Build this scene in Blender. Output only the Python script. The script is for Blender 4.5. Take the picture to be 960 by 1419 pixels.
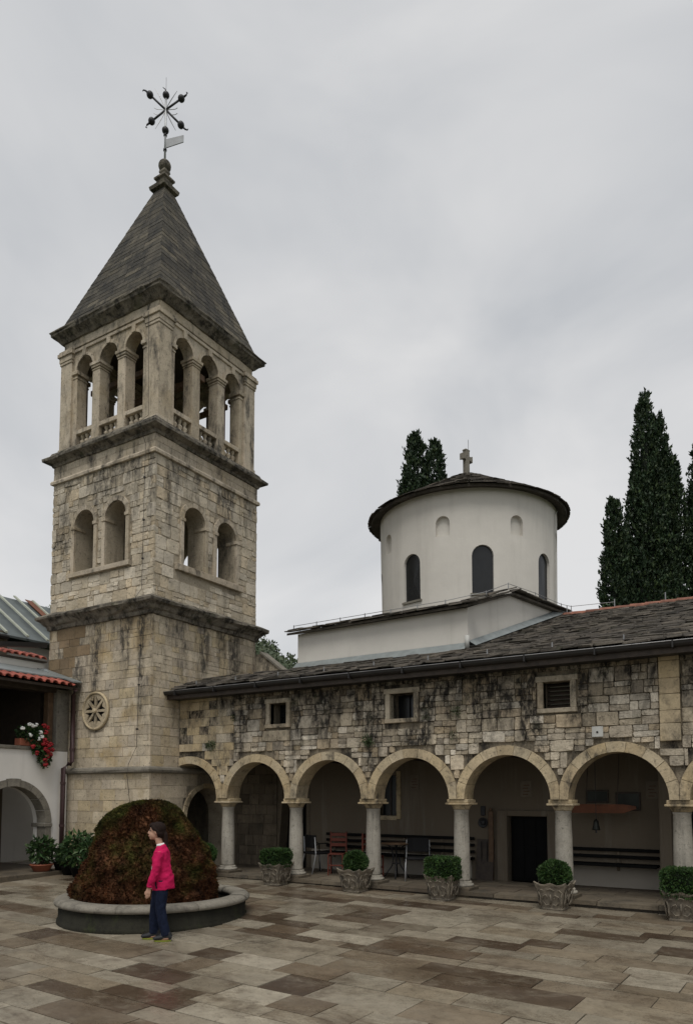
import bpy, bmesh, math, random
import numpy as np
from mathutils import Vector, Matrix, Euler, noise as mnoise
from mathutils.geometry import tessellate_polygon, delaunay_2d_cdt
R = math.radians
random.seed(7); np.random.seed(7)
S = bpy.context.scene
for o in list(bpy.data.objects): bpy.data.objects.remove(o)

# ------------------------------------------------------------------ camera, sky, sun, exposure
CAM = Vector((10.9, -12.67, 1.95)); YAW = R(31.6); TILT = R(4.0)
cd = bpy.data.cameras.new('camera'); cam = bpy.data.objects.new('camera', cd); S.collection.objects.link(cam)
cam.location = CAM; cam.rotation_euler = (R(90)+TILT, 0, YAW)
cd.sensor_fit = 'VERTICAL'; cd.sensor_height = 36; cd.lens = 1015/1419*36
cd.shift_y = (1029.0-709.5)/1419; cd.clip_end = 6000; cd.clip_start = .1
S.camera = cam
SUN_EL, SUN_AZ = R(60), (0.38, -0.80)
W = bpy.data.worlds.new('World'); S.world = W; W.use_nodes = True
nt = W.node_tree; nt.nodes.clear()
def wn(t, **k):
    n = nt.nodes.new(t)
    for a, b in k.items(): setattr(n, a, b)
    return n
wo = wn('ShaderNodeOutputWorld'); bg = wn('ShaderNodeBackground'); sky = wn('ShaderNodeTexSky')
sky.sky_type = 'NISHITA'; sky.sun_disc = False; sky.sun_elevation = SUN_EL
sky.sun_rotation = math.atan2(SUN_AZ[0], SUN_AZ[1])
sc = wn('ShaderNodeVectorMath', operation='SCALE'); sc.inputs['Scale'].default_value = .10
tc = wn('ShaderNodeTexCoord'); mp = wn('ShaderNodeMapping'); mp.inputs['Scale'].default_value = (1, 1, 1.9)
n1 = wn('ShaderNodeTexNoise'); n1.inputs['Scale'].default_value = 1.9; n1.inputs['Detail'].default_value = 5; n1.inputs['Roughness'].default_value = .5
n1.inputs['Distortion'].default_value = .6
cr = wn('ShaderNodeValToRGB'); e = cr.color_ramp.elements
e[0].position = .35; e[0].color = (.56, .575, .595, 1); e[1].position = .66; e[1].color = (.78, .775, .77, 1)
mx = wn('ShaderNodeMix', data_type='RGBA'); mx.inputs[0].default_value = .08
L = nt.links.new
L(tc.outputs['Generated'], mp.inputs[0]); L(mp.outputs[0], n1.inputs['Vector']); L(n1.outputs['Fac'], cr.inputs[0])
L(sky.outputs[0], sc.inputs[0]); L(cr.outputs[0], mx.inputs[6]); L(sc.outputs[0], mx.inputs[7])
L(mx.outputs[2], bg.inputs[0]); bg.inputs[1].default_value = 1.0; L(bg.outputs[0], wo.inputs[0])
sd = bpy.data.lights.new('sun', 'SUN'); sun = bpy.data.objects.new('sun', sd); S.collection.objects.link(sun)
sd.energy = 1.85; sd.angle = R(28); sd.color = (1, .965, .91)
h = Vector((SUN_AZ[0], SUN_AZ[1], 0)).normalized()*math.cos(SUN_EL)+Vector((0, 0, math.sin(SUN_EL)))
sun.rotation_euler = h.to_track_quat('Z', 'Y').to_euler(); sun.location = (0, -20, 30)
S.view_settings.view_transform = 'Standard'; S.view_settings.look = 'None'
S.view_settings.exposure = 0.0; S.view_settings.gamma = 1
S.render.engine = 'CYCLES'; S.render.resolution_x = 692; S.render.resolution_y = 1024

# ------------------------------------------------------------------ materials
MATS = {}
def new_mat(name):
    m = bpy.data.materials.new(name); m.use_nodes = True; t = m.node_tree; t.nodes.clear()
    out = t.nodes.new('ShaderNodeOutputMaterial'); b = t.nodes.new('ShaderNodeBsdfPrincipled')
    t.links.new(b.outputs[0], out.inputs[0]); MATS[name] = m
    return m, t, b
class NB:
    def __init__(s, t): s.t = t; s.g = t.nodes.new('ShaderNodeNewGeometry'); s.oi = t.nodes.new('ShaderNodeObjectInfo')
    def n(s, k, **kw):
        q = s.t.nodes.new(k)
        for a, b in kw.items(): setattr(q, a, b)
        return q
    def noise(s, scale, detail=6, rough=.6, stretch=(1, 1, 1), dist=0, off=(0, 0, 0)):
        m = s.n('ShaderNodeMapping'); m.inputs['Scale'].default_value = stretch; m.inputs['Location'].default_value = off
        s.t.links.new(s.g.outputs['Position'], m.inputs[0])
        q = s.n('ShaderNodeTexNoise'); q.inputs['Scale'].default_value = scale; q.inputs['Detail'].default_value = detail
        q.inputs['Roughness'].default_value = rough; q.inputs['Distortion'].default_value = dist
        s.t.links.new(m.outputs[0], q.inputs['Vector']); return q.outputs['Fac']
    def ramp(s, f, stops, interp='LINEAR'):
        r = s.n('ShaderNodeValToRGB'); cr = r.color_ramp; cr.interpolation = interp
        while len(cr.elements) < len(stops): cr.elements.new(.5)
        while len(cr.elements) > len(stops): cr.elements.remove(cr.elements[-1])
        for el, (p, c) in zip(cr.elements, stops):
            el.position = p; el.color = (c, c, c, 1) if not hasattr(c, '__len__') else (*c, 1)
        s.t.links.new(f, r.inputs[0]); return r.outputs[0]
    def mix(s, f, a, b, blend='MIX'):
        m = s.n('ShaderNodeMix', data_type='RGBA', blend_type=blend)
        for i, v in ((0, f), (6, a), (7, b)):
            if hasattr(v, 'links'): s.t.links.new(v, m.inputs[i])
            elif i == 0: m.inputs[0].default_value = v
            else: m.inputs[i].default_value = (*v, 1) if hasattr(v, '__len__') else (v, v, v, 1)
        return m.outputs[2]
    def math(s, op, a, b=0, clamp=False):
        m = s.n('ShaderNodeMath', operation=op); m.use_clamp = clamp
        for i, v in ((0, a), (1, b)):
            if hasattr(v, 'links'): s.t.links.new(v, m.inputs[i])
            else: m.inputs[i].default_value = v
        return m.outputs[0]
    def rnd(s, k=1.0, o=0.0):
        a = s.math('ADD', s.oi.outputs['Random'], s.g.outputs['Random Per Island'])
        return s.math('FRACT', s.math('ADD', s.math('MULTIPLY', a, k), o))
    def bump(s, h, b, strength=.4, dist=.02):
        q = s.n('ShaderNodeBump'); q.inputs['Strength'].default_value = strength; q.inputs['Distance'].default_value = dist
        s.t.links.new(h, q.inputs['Height']); s.t.links.new(q.outputs[0], b.inputs['Normal'])
def plain(name, col, rough=.7, metal=0, var=.15, scale=6, bump=.15, rnd=0, spec=.4):
    m, t, b = new_mat(name); k = NB(t)
    c = k.mix(k.ramp(k.noise(scale), [(.3, 0.0), (.7, 1.0)]), tuple(x*(1-var) for x in col), tuple(min(1, x*(1+var)) for x in col))
    if rnd: c = k.mix(1.0, c, k.ramp(k.rnd(), [(0, 1-rnd), (1, 1+rnd)]), 'MULTIPLY')
    t.links.new(c, b.inputs['Base Color']); b.inputs['Roughness'].default_value = rough; b.inputs['Metallic'].default_value = metal
    b.inputs['Specular IOR Level'].default_value = spec
    if bump: k.bump(k.noise(scale*6), b, bump, .01)
    return m
def stone(name, tints, rnd=.18, stain=(.035, .033, .03), stain_amt=.0, streak=(.9, .9, .16), sscale=2.2, sthr=.52, moss=0, bump=.5, top=None, zrange=None, yellow=0):
    """weathered limestone: per-block tint, blotches, black run-off streaks with their own shape"""
    m, t, b = new_mat(name); k = NB(t)
    r = k.rnd(); n = len(tints)
    base = k.ramp(r, [((i+.5)/n, c) for i, c in enumerate(tints)])
    blot = k.ramp(k.noise(3.3, 8, .65), [(.25, .72), (.5, 1.0), (.75, 1.18)])
    c = k.mix(1.0, base, blot, 'MULTIPLY')
    if rnd: c = k.mix(1.0, c, k.ramp(k.rnd(7.31, .2), [(0, 1-rnd), (1, 1+rnd)]), 'MULTIPLY')
    grain = k.ramp(k.noise(38, 4, .7), [(.3, .82), (.7, 1.1)])
    c = k.mix(1.0, c, grain, 'MULTIPLY')
    if yellow:
        f = k.ramp(k.noise(1.1, 5, .6, off=(3, 9, 1)), [(.52, 0), (.68, yellow)])
        c = k.mix(f, c, (.36, .25, .10))
    pits = k.ramp(k.noise(16, 5, .75, off=(5, 5, 5)), [(.56, 0), (.68, .7)])
    c = k.mix(pits, c, tuple(x*1.6 for x in stain))
    if stain_amt:
        s1 = k.noise(sscale, 7, .68, streak, .3)
        if zrange:
            pz = k.n('ShaderNodeSeparateXYZ'); t.links.new(k.g.outputs['Position'], pz.inputs[0])
            mr = k.n('ShaderNodeMapRange'); mr.inputs[1].default_value, mr.inputs[2].default_value = zrange
            mr.inputs[3].default_value, mr.inputs[4].default_value = -.10, .13
            t.links.new(pz.outputs[2], mr.inputs[0]); s1 = k.math('ADD', s1, mr.outputs[0])
        f = k.ramp(s1, [(sthr-.07, 0), (sthr+.09, stain_amt)])
        f2 = k.ramp(k.noise(9, 6, .75, (1, 1, .5)), [(.38, .2), (.56, 1)])
        c = k.mix(k.math('MULTIPLY', f, f2), c, stain)
    if moss:
        f = k.ramp(k.noise(2.7, 7, .7, off=(8, 2, 4)), [(.55, 0), (.7, moss)])
        c = k.mix(f, c, (.045, .055, .018))
    t.links.new(c, b.inputs['Base Color']); b.inputs['Roughness'].default_value = .88; b.inputs['Specular IOR Level'].default_value = .25
    hh = k.math('ADD', k.noise(12, 8, .7), k.math('MULTIPLY', k.noise(55, 3, .6), .4))
    k.bump(hh, b, bump, .03)
    return m
PALE = [(.34, .295, .225), (.40, .35, .275), (.30, .265, .21), (.36, .30, .215)]
M_tower = stone('tower_stone', [(.52, .455, .35), (.60, .535, .43), (.46, .40, .305), (.56, .465, .33)], .16, stain_amt=.85, sthr=.57, sscale=2.8, yellow=.22, bump=.8, zrange=(6.4, 9.9))
M_towerlow = stone('tower_lower_stone', [(.52, .445, .33), (.58, .50, .375), (.50, .43, .335), (.55, .45, .29), (.47, .40, .30)], .12, stain_amt=.9, sthr=.565, yellow=.6, bump=.6, zrange=(2.2, 6.1))
M_brown = stone('brown_patch_stone', [(.20, .145, .085), (.26, .19, .115), (.17, .125, .08)], .15, bump=.4)
M_mortar = stone('tower_mortar', [(.40, .345, .26)], 0, stain_amt=.85, sthr=.58, bump=.8)
M_belfry = stone('belfry_stone', [(.47, .40, .305), (.52, .45, .35), (.43, .365, .27)], .08, stain_amt=.9, sthr=.545, sscale=3.0, streak=(1, 1, .3), yellow=.25, bump=.5)
M_cornice = stone('cornice_stone', [(.22, .195, .155)], .1, stain=(.022, .020, .017), stain_amt=.93, sthr=.47, sscale=2.8, streak=(1, 1, 1), moss=.5, bump=.8)
M_spire = stone('spire_stone', [(.075, .068, .054), (.10, .089, .07), (.062, .058, .048), (.15, .13, .095), (.072, .065, .05)], .25, stain=(.025, .025, .024), stain_amt=.9, sthr=.50, sscale=3.0, streak=(1, 1, .22), bump=.8)
M_facade = stone('facade_stone', [(.44, .375, .275), (.56, .49, .38), (.36, .31, .24), (.47, .375, .25), (.60, .54, .44)], .25, stain=(.020, .018, .016), stain_amt=.97, sthr=.46, sscale=1.7, streak=(1, 1, .22), zrange=(2.5, 4.35), moss=.35, bump=1.0)
M_facmortar = stone('facade_mortar', [(.26, .22, .16)], 0, stain=(.02, .018, .016), stain_amt=.95, sthr=.47, bump=.9)
M_smooth = stone('dressed_stone', [(.48, .385, .24), (.51, .43, .30), (.45, .36, .23)], .08, stain_amt=.85, sthr=.565, sscale=3.0, streak=(1, 1, .6), yellow=.35, bump=.4)
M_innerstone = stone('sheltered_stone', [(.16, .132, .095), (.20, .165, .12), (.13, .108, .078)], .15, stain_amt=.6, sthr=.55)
M_frame = stone('window_frame_stone', [(.42, .35, .25), (.48, .42, .32)], .1, stain=(.022, .02, .018), stain_amt=.9, sthr=.53, sscale=2.4, streak=(1, 1, .4), bump=.6)
M_column = stone('column_stone', [(.345, .32, .27)], .08, stain_amt=.8, sthr=.60, streak=(1.6, 1.6, .12), bump=.2)
M_roof = stone('stone_slate', [(.085, .074, .06), (.11, .096, .078), (.062, .056, .047), (.145, .125, .10)], .3, stain=(.025, .022, .02), stain_amt=.7, sthr=.5, streak=(1, 1, 1), moss=.3, bump=.7)
M_planter = stone('planter_stone', [(.20, .172, .132)], .06, stain_amt=.8, sthr=.54, streak=(1, 1, .6), sscale=5, bump=.35)
M_basin = stone('basin_stone', [(.024, .023, .016)], .1, stain=(.008, .008, .006), stain_amt=.7, sthr=.5, moss=.7, bump=.5)
M_rim = stone('basin_rim_stone', [(.215, .197, .162)], .05, stain_amt=.5, sthr=.58, streak=(1, 1, 1), sscale=4, bump=.3)
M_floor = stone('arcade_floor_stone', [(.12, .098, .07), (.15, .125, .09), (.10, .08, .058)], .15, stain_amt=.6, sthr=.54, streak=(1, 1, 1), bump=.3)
def plaster(name, col, stain=.25):
    m, t, b = new_mat(name); k = NB(t)
    c = k.mix(k.ramp(k.noise(1.3, 7, .6), [(.3, 0), (.7, 1)]), tuple(x*.90 for x in col), col)
    f = k.ramp(k.noise(1.8, 7, .7, (1.3, 1.3, .12)), [(.52, 0), (.75, stain)])
    c = k.mix(f, c, (.30, .28, .24))
    c = k.mix(k.ramp(k.noise(14, 6, .75), [(.63, 0), (.75, .25)]), c, (.35, .32, .28))
    t.links.new(c, b.inputs['Base Color']); b.inputs['Roughness'].default_value = .85; b.inputs['Specular IOR Level'].default_value = .2
    k.bump(k.math('ADD', k.noise(3, 4), k.math('MULTIPLY', k.noise(40, 4), .25)), b, .25, .03)
    return m
M_white = plaster('white_plaster', (.63, .60, .545), .30)
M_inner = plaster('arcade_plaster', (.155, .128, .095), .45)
M_left = plaster('wing_plaster', (.76, .735, .69), .2)
M_flash = plain('zinc_flashing', (.30, .33, .33), .5, .6)
M_gutter = plain('dark_gutter', (.03, .028, .027), .45, .3)
M_wire = plain('galvanised_wire', (.30, .30, .30), .45, .8)
M_iron = plain('wrought_iron', (.035, .035, .037), .5, .5)
M_silver = plain('grey_paint_metal', (.45, .46, .47), .45, .3)
M_glass = plain('dark_glass', (.012, .013, .014), .25, 0, bump=.02)
M_black = plain('black_paint', (.008, .008, .008), .8, spec=.1)
M_darkwood = plain('dark_wood', (.045, .033, .024), .6, var=.35, scale=9)
M_wood = plain('brown_wood', (.11, .065, .035), .6, var=.35, scale=9)
M_redwood = plain('red_wood', (.13, .03, .017), .6, var=.2)
M_orange = plain('reddish_board', (.15, .05, .02), .6, var=.3)
M_tile = plain('red_roof_tile', (.29, .075, .05), .75, var=.35, scale=8, rnd=.25)
M_ridge = plain('ridge_tile', (.20, .085, .055), .8, var=.35, scale=8, rnd=.3)
M_metalroof = plain('grey_metal_roof', (.12, .14, .14), .5, .3, var=.25, scale=2)
M_batten = plain('pale_batten', (.38, .40, .33), .6)
M_pipe = plain('brown_downpipe', (.055, .03, .03), .45, .2)
M_plate = plain('white_plate', (.46, .46, .43), .6)
M_paper = plain('pale_print', (.17, .142, .108), .8)
M_terra = plain('terracotta', (.28, .09, .05), .7)
M_soil = plain('soil', (.03, .022, .015), .95)
M_bark = plain('bark', (.06, .045, .032), .9, var=.4, bump=.6)
M_bronze = plain('dark_bronze', (.03, .032, .028), .4, .7)
M_seat = plain('black_seat', (.012, .012, .013), .7, spec=.2)
def foliage(name, cols, rough=.55):
    m, t, b = new_mat(name); k = NB(t); n = len(cols)
    c = k.ramp(k.rnd(), [((i+.5)/n, q) for i, q in enumerate(cols)])
    c = k.mix(1.0, c, k.ramp(k.noise(2.5, 3), [(.3, .6), (.7, 1.35)]), 'MULTIPLY')
    t.links.new(c, b.inputs['Base Color']); b.inputs['Roughness'].default_value = rough; b.inputs['Specular IOR Level'].default_value = .25
    return m
M_cyp = foliage('cypress_foliage', [(.018, .036, .017), (.03, .055, .022), (.013, .025, .014), (.045, .068, .024)])
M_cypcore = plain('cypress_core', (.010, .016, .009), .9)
M_box = foliage('box_leaves', [(.02, .05, .012), (.035, .075, .018), (.014, .034, .01), (.05, .09, .022)])
M_boxcore = plain('box_core', (.010, .02, .007), .9)
M_plant = foliage('plant_leaves', [(.02, .05, .015), (.035, .072, .022), (.016, .036, .013), (.05, .085, .024)])
M_weed = foliage('wall_weed_leaves', [(.05, .075, .03), (.07, .10, .04), (.035, .055, .022)])
M_hill = foliage('hill_foliage', [(.085, .115, .065), (.11, .14, .08), (.07, .095, .055), (.13, .15, .09)])
M_hillg = plain('hill_ground', (.05, .07, .035), .9, scale=.3)
M_redfl = plain('red_petals', (.26, .008, .013), .6)
M_whitefl = plain('white_petals', (.75, .75, .72), .5)
M_terrain = plain('meadow', (.06, .08, .035), .95, scale=.2)
def moss_mat():
    m, t, b = new_mat('moss'); k = NB(t)
    red = k.ramp(k.rnd(), [(.1, (.045, .015, .006)), (.4, (.11, .036, .012)), (.7, (.065, .026, .010)), (.95, (.20, .09, .045))])
    grn = k.ramp(k.rnd(3.7), [(.1, (.045, .05, .010)), (.6, (.08, .08, .018)), (.95, (.12, .105, .028))])
    pz = k.n('ShaderNodeSeparateXYZ'); t.links.new(k.g.outputs['Position'], pz.inputs[0])
    f = k.ramp(k.math('ADD', k.noise(1.5, 6, .65, off=(1, 3, 2)), k.math('MULTIPLY', k.math('SUBTRACT', pz.outputs[2], 1.2), .10)), [(.45, 0), (.60, 1)])
    c = k.mix(f, red, grn)
    c = k.mix(1.0, c, k.ramp(k.noise(4.5, 5), [(.32, .25), (.5, .8), (.68, 1.5)]), 'MULTIPLY')  # noise spots darken the moss colour to paint in shaded hollows
    t.links.new(c, b.inputs['Base Color']); b.inputs['Roughness'].default_value = .9; b.inputs['Specular IOR Level'].default_value = .15
    k.bump(k.noise(30, 6, .8), b, .9, .05)
    return m
M_moss = moss_mat()
def paving_mat():
    m, t, b = new_mat('wet_paving'); k = NB(t)
    base = k.ramp(k.rnd(), [(0, (.062, .042, .028)), (.09, (.11, .078, .051)), (.18, (.075, .052, .035)), (.28, (.17, .134, .093)), (.38, (.25, .216, .16)), (.70, (.325, .288, .222)), (.86, (.235, .195, .138)), (1, (.17, .128, .085))])
    base = k.mix(1.0, base, k.ramp(k.rnd(5.17, .3), [(0, .80), (1, 1.15)]), 'MULTIPLY')
    bl = k.noise(1.5, 12, .76, (.75, 1.2, 1), .5)
    c = k.mix(k.ramp(bl, [(.49, 0), (.63, .72)]), base, (.085, .06, .04))
    c = k.mix(k.ramp(k.noise(11, 8, .75, off=(2, 2, 2)), [(.54, 0), (.66, .55)]), c, (.095, .07, .048))
    lt = k.noise(2.6, 12, .78, (.8, 1.2, 1), .3, off=(11, 4, 0)); c = k.mix(k.ramp(lt, [(.50, 0), (.64, .35)]), c, (.31, .275, .21))
    c = k.mix(k.ramp(k.noise(48, 5, .75), [(.55, 0), (.66, .7)]), c, (.04, .033, .025))
    c = k.mix(1.0, c, k.ramp(k.noise(5, 6), [(.3, .8), (.7, 1.12)]), 'MULTIPLY')
    t.links.new(c, b.inputs['Base Color'])
    wet = k.ramp(k.noise(1.1, 6, .6, (.6, 1.2, 1), off=(7, 0, 0)), [(.38, .12), (.62, .45)])
    t.links.new(wet, b.inputs['Roughness']); b.inputs['Specular IOR Level'].default_value = .5
    k.bump(k.math('ADD', k.noise(7, 6), k.math('MULTIPLY', k.noise(45, 5, .7), .5)), b, .30, .012)
    return m
M_pave = paving_mat()
M_joint = plain('paving_joint', (.05, .042, .032), .8)
M_skin = plain('skin', (.46, .27, .19), .55, var=.05, bump=.05)
M_hair = plain('dark_hair', (.016, .009, .007), .75, var=.4, scale=60, bump=.5, spec=.15)
M_pink = plain('pink_fleece', (.48, .013, .082), .9, var=.12, scale=12, bump=.3, spec=.1)
M_jean = plain('navy_denim', (.010, .014, .030), .9, var=.35, scale=25, bump=.3, spec=.1)
M_shirt = plain('white_cotton', (.75, .75, .75), .8, var=.03)
M_shoe = plain('black_trainer', (.015, .016, .018), .6)
M_sole = plain('lime_sole', (.20, .23, .025), .7)
M_eye = plain('eye_dark', (.012, .01, .01), .3, bump=0)
M_lip = plain('lip', (.38, .15, .13), .5, bump=0)

# ------------------------------------------------------------------ helpers
COL = S.collection
def link(o, parent=None, base=None):
    COL.objects.link(o)
    if parent is not None:
        o.parent = parent
        o.matrix_parent_inverse = Matrix.Translation(-parent.location)
    return o
def mesh(name, v, f, mat, parent=None, smooth=False, kind=None):
    me = bpy.data.meshes.new(name); me.from_pydata([tuple(p) for p in v], [], [tuple(q) for q in f]); me.update()
    if mat: me.materials.append(mat)
    if smooth: me.shade_smooth()
    o = bpy.data.objects.new(name, me); link(o, parent)
    if kind: o['kind'] = kind
    return o
def thing(name, label, cat, loc=(0, 0, 0), group=None):
    o = bpy.data.objects.new(name, None); COL.objects.link(o); o.location = loc; o.empty_display_size = .2
    o['label'] = label; o['category'] = cat
    if group: o['group'] = group
    return o
def tag(o, label, cat, group=None):
    o['label'] = label; o['category'] = cat
    if group: o['group'] = group
    return o
class MB:
    def __init__(s): s.v = []; s.f = []
    def add(s, v, f):
        n = len(s.v); s.v += [tuple(p) for p in v]; s.f += [tuple(i+n for i in q) for q in f]; return s
    def box(s, lo, hi, bev=0.0):
        (x0, y0, z0), (x1, y1, z1) = lo, hi
        if not bev:
            return s.add([(x0, y0, z0), (x1, y0, z0), (x1, y1, z0), (x0, y1, z0), (x0, y0, z1), (x1, y0, z1), (x1, y1, z1), (x0, y1, z1)],
                         [(0, 3, 2, 1), (4, 5, 6, 7), (0, 1, 5, 4), (1, 2, 6, 5), (2, 3, 7, 6), (3, 0, 4, 7)])
        c = Vector(((x0+x1)/2, (y0+y1)/2, (z0+z1)/2)); d = (x1-x0, y1-y0, z1-z0)
        V, F = cbox(bev/d[0], bev/d[1], bev/d[2]); return s.add([(c.x+p[0]*d[0], c.y+p[1]*d[1], c.z+p[2]*d[2]) for p in V], F)
    def tube(s, pts, r, n=8, cap=True):
        pts = [Vector(p) for p in pts]; rs = r if hasattr(r, '__len__') else [r]*len(pts); base = len(s.v)
        for i, p in enumerate(pts):
            d = (pts[min(i+1, len(pts)-1)]-pts[max(i-1, 0)]).normalized()
            a = d.cross(Vector((0, 0, 1)) if abs(d.z) < .95 else Vector((1, 0, 0))).normalized(); b = d.cross(a)
            for k in range(n):
                t = 2*math.pi*k/n; s.v.append(tuple(p+(a*math.cos(t)+b*math.sin(t))*rs[i]))
        for i in range(len(pts)-1):
            for k in range(n):
                a0 = base+i*n+k; a1 = base+i*n+(k+1) % n; s.f.append((a0, a1, a1+n, a0+n))
        if cap: s.f.append(tuple(base+k for k in reversed(range(n)))); s.f.append(tuple(base+(len(pts)-1)*n+k for k in range(n)))
        return s
    def lathe(s, prof, c=(0, 0), n=24, jit=0, zb=0):
        base = len(s.v); m = len(prof)
        for k in range(n):
            t = 2*math.pi*k/n
            for (r, z) in prof:
                rr = r+random.uniform(-jit, jit); s.v.append((c[0]+rr*math.cos(t), c[1]+rr*math.sin(t), z+zb))
        for k in range(n):
            for i in range(m-1):
                a = base+k*m+i; b = base+((k+1) % n)*m+i; s.f.append((a, b, b+1, a+1))
        s.f.append(tuple(base+k*m for k in reversed(range(n)))); s.f.append(tuple(base+k*m+m-1 for k in range(n)))
        return s
    def loft(s, rings, cap=True):
        base = len(s.v); n = len(rings[0])
        for r in rings: s.v += [tuple(p) for p in r]
        for i in range(len(rings)-1):
            for k in range(n):
                a = base+i*n+k; b = base+i*n+(k+1) % n; s.f.append((a, b, b+n, a+n))
        if cap: s.f.append(tuple(base+k for k in reversed(range(n)))); s.f.append(tuple(base+(len(rings)-1)*n+k for k in range(n)))
        return s
    def build(s, name, mat, parent=None, smooth=False, kind=None): return mesh(name, s.v, s.f, mat, parent, smooth, kind)
def cbox(bx, by, bz, j=0, rng=random):
    """unit box with chamfered edges: 24 verts, 44 triangles"""
    V = []; idx = {}
    for sx in (-1, 1):
        for sy in (-1, 1):
            for sz in (-1, 1):
                for ax in range(3):
                    p = [sx*.5, sy*.5, sz*.5]; b = (bx, by, bz)
                    for q in range(3):
                        if q != ax: p[q] -= (sx, sy, sz)[q]*b[q]
                    idx[(sx, sy, sz, ax)] = len(V); V.append(p)
    if j:
        cor = {k: [rng.uniform(-j, j) for _ in range(3)] for k in [(a, b, c) for a in (-1, 1) for b in (-1, 1) for c in (-1, 1)]}
        for (sx, sy, sz, ax), i in idx.items():
            for q in range(3): V[i][q] += cor[(sx, sy, sz)][q]
    F = []
    def quad(a, b, c, d, n):
        P = [Vector(V[i]) for i in (a, b, c, d)]
        nn = (P[1]-P[0]).cross(P[2]-P[0]); F.append((a, b, c, d) if nn.dot(Vector(n)) > 0 else (d, c, b, a))
    for ax in range(3):
        o1, o2 = [q for q in range(3) if q != ax]
        for s in (-1, 1):
            def key(a, b):
                t = [0, 0, 0]; t[ax] = s; t[o1] = a; t[o2] = b; return idx[(*t, ax)]
            n = [0, 0, 0]; n[ax] = s
            quad(key(-1, -1), key(1, -1), key(1, 1), key(-1, 1), n)
    for ax in range(3):
        o1, o2 = [q for q in range(3) if q != ax]
        for a in (-1, 1):
            for b in (-1, 1):
                def kk(s, w):
                    t = [0, 0, 0]; t[ax] = s; t[o1] = a; t[o2] = b; return idx[(*t, w)]
                n = [0, 0, 0]; n[o1] = a; n[o2] = b
                quad(kk(-1, o1), kk(1, o1), kk(1, o2), kk(-1, o2), n)
    for sx in (-1, 1):
        for sy in (-1, 1):
            for sz in (-1, 1):
                a, b, c = (idx[(sx, sy, sz, q)] for q in range(3))
                P = [Vector(V[i]) for i in (a, b, c)]; nn = (P[1]-P[0]).cross(P[2]-P[0])
                F.append((a, b, c) if nn.dot(Vector((sx, sy, sz))) > 0 else (c, b, a))
    return V, F
VARS = {}
def rubble(rng=random):
    """unit stone with an uneven squarish outline facing -Y"""
    n = 12; out = []
    for i in range(n):
        t = 2*math.pi*(i+.5)/n; c, s_ = math.cos(t), math.sin(t); k = .5/max(abs(c), abs(s_))
        k *= rng.uniform(.95, 1.03) if abs(abs(c)-abs(s_)) > .25 else rng.uniform(.90, 1.0); out.append((c*k, s_*k))
    V = []
    for (y, k, j) in ((.5, 1, 0), (-.36, .995, .03), (-.5, .93, .06)):
        jy = [rng.uniform(-j, j)*1.6 for _ in out]; V += [(x*k, y+q, z*k) for (x, z), q in zip(out, jy)]
    V.append((rng.uniform(-.15, .15), -.5-rng.uniform(-.05, .06), rng.uniform(-.15, .15)))
    F = []
    for r in range(2):
        for i in range(n): a = r*n+i; b = r*n+(i+1) % n; F.append((a, a+n, b+n, b))
    F += [(2*n+i, 3*n, 2*n+(i+1) % n) for i in range(n)]
    return V, [tuple(reversed(q)) for q in F]
def variants(key, n, b, j):
    if key not in VARS: VARS[key] = [rubble() if key.startswith('rub') else cbox(b, b, b, j) for _ in range(n)]
    return VARS[key]
FW = Vector((-math.sin(YAW), math.cos(YAW), 0)); RT = Vector((math.cos(YAW), math.sin(YAW), 0))
def weight(p, area):
    d = Vector(p)-CAM; w = d.dot(FW)
    if w < 1: return 0
    x = 480+1015*d.dot(RT)/w; y = 1100-1015*d.z/w
    return area/(w*w) if -20 < x < 980 and -20 < y < 1440 else area*1e-6
def pieces(parent, name, items, key='rough', b=.06, j=.03, limit=300, stuff_name=None):
    """items: (centre, size, euler, material). The ones that show largest are objects of their own (shared meshes), the rest one joined part."""
    vs = variants(key, 8, b, j); cache = {}
    items = sorted(items, key=lambda q: -weight(q[0], sorted(q[1])[1]*sorted(q[1])[2]))
    for i, (c, s, r, m) in enumerate(items[:limit]):
        k = random.randrange(8)
        if (key, k, m.name) not in cache:
            me = bpy.data.meshes.new(name); me.from_pydata(*[vs[k][0], [], vs[k][1]]); me.materials.append(m); cache[(key, k, m.name)] = me
        o = bpy.data.objects.new(name, cache[(key, k, m.name)]); link(o, parent)
        o.location = c; o.scale = s; o.rotation_euler = r
    rest = items[limit:]
    byM = {}
    for it in rest: byM.setdefault(it[3].name, []).append(it)
    for mn, its in byM.items():
        mb = MB()
        for (c, s, r, m) in its:
            V, F = vs[random.randrange(8)]; M = Matrix.Translation(c) @ Euler(r).to_matrix().to_4x4() @ Matrix.Diagonal((*s, 1))
            mb.add([M @ Vector(p) for p in V], F)
        mb.build(stuff_name or name, its[0][3], parent, kind='stuff')
def poly_wall(name, outer, holes, fmap, d0, d1, mat, parent):
    """wall of thickness d0..d1 with openings; fmap(s,z,d) -> world"""
    loops = [outer]+holes; flat = [p for l in loops for p in l]; n = len(flat)
    tris = tessellate_polygon([[Vector((p[0], p[1], 0)) for p in l] for l in loops])
    v = [fmap(p[0], p[1], d0) for p in flat]+[fmap(p[0], p[1], d1) for p in flat]; f = []
    for t in tris: f.append(t); f.append(tuple(i+n for i in reversed(t)))
    k = 0
    for l in loops:
        for i in range(len(l)):
            a, b = k+i, k+(i+1) % len(l); f.append((a, b, b+n, a+n))
        k += len(l)
    o = mesh(name, v, f, mat, parent)
    bm = bmesh.new(); bm.from_mesh(o.data); bmesh.ops.recalc_face_normals(bm, faces=bm.faces); bm.to_mesh(o.data); bm.free()
    return o
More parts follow.
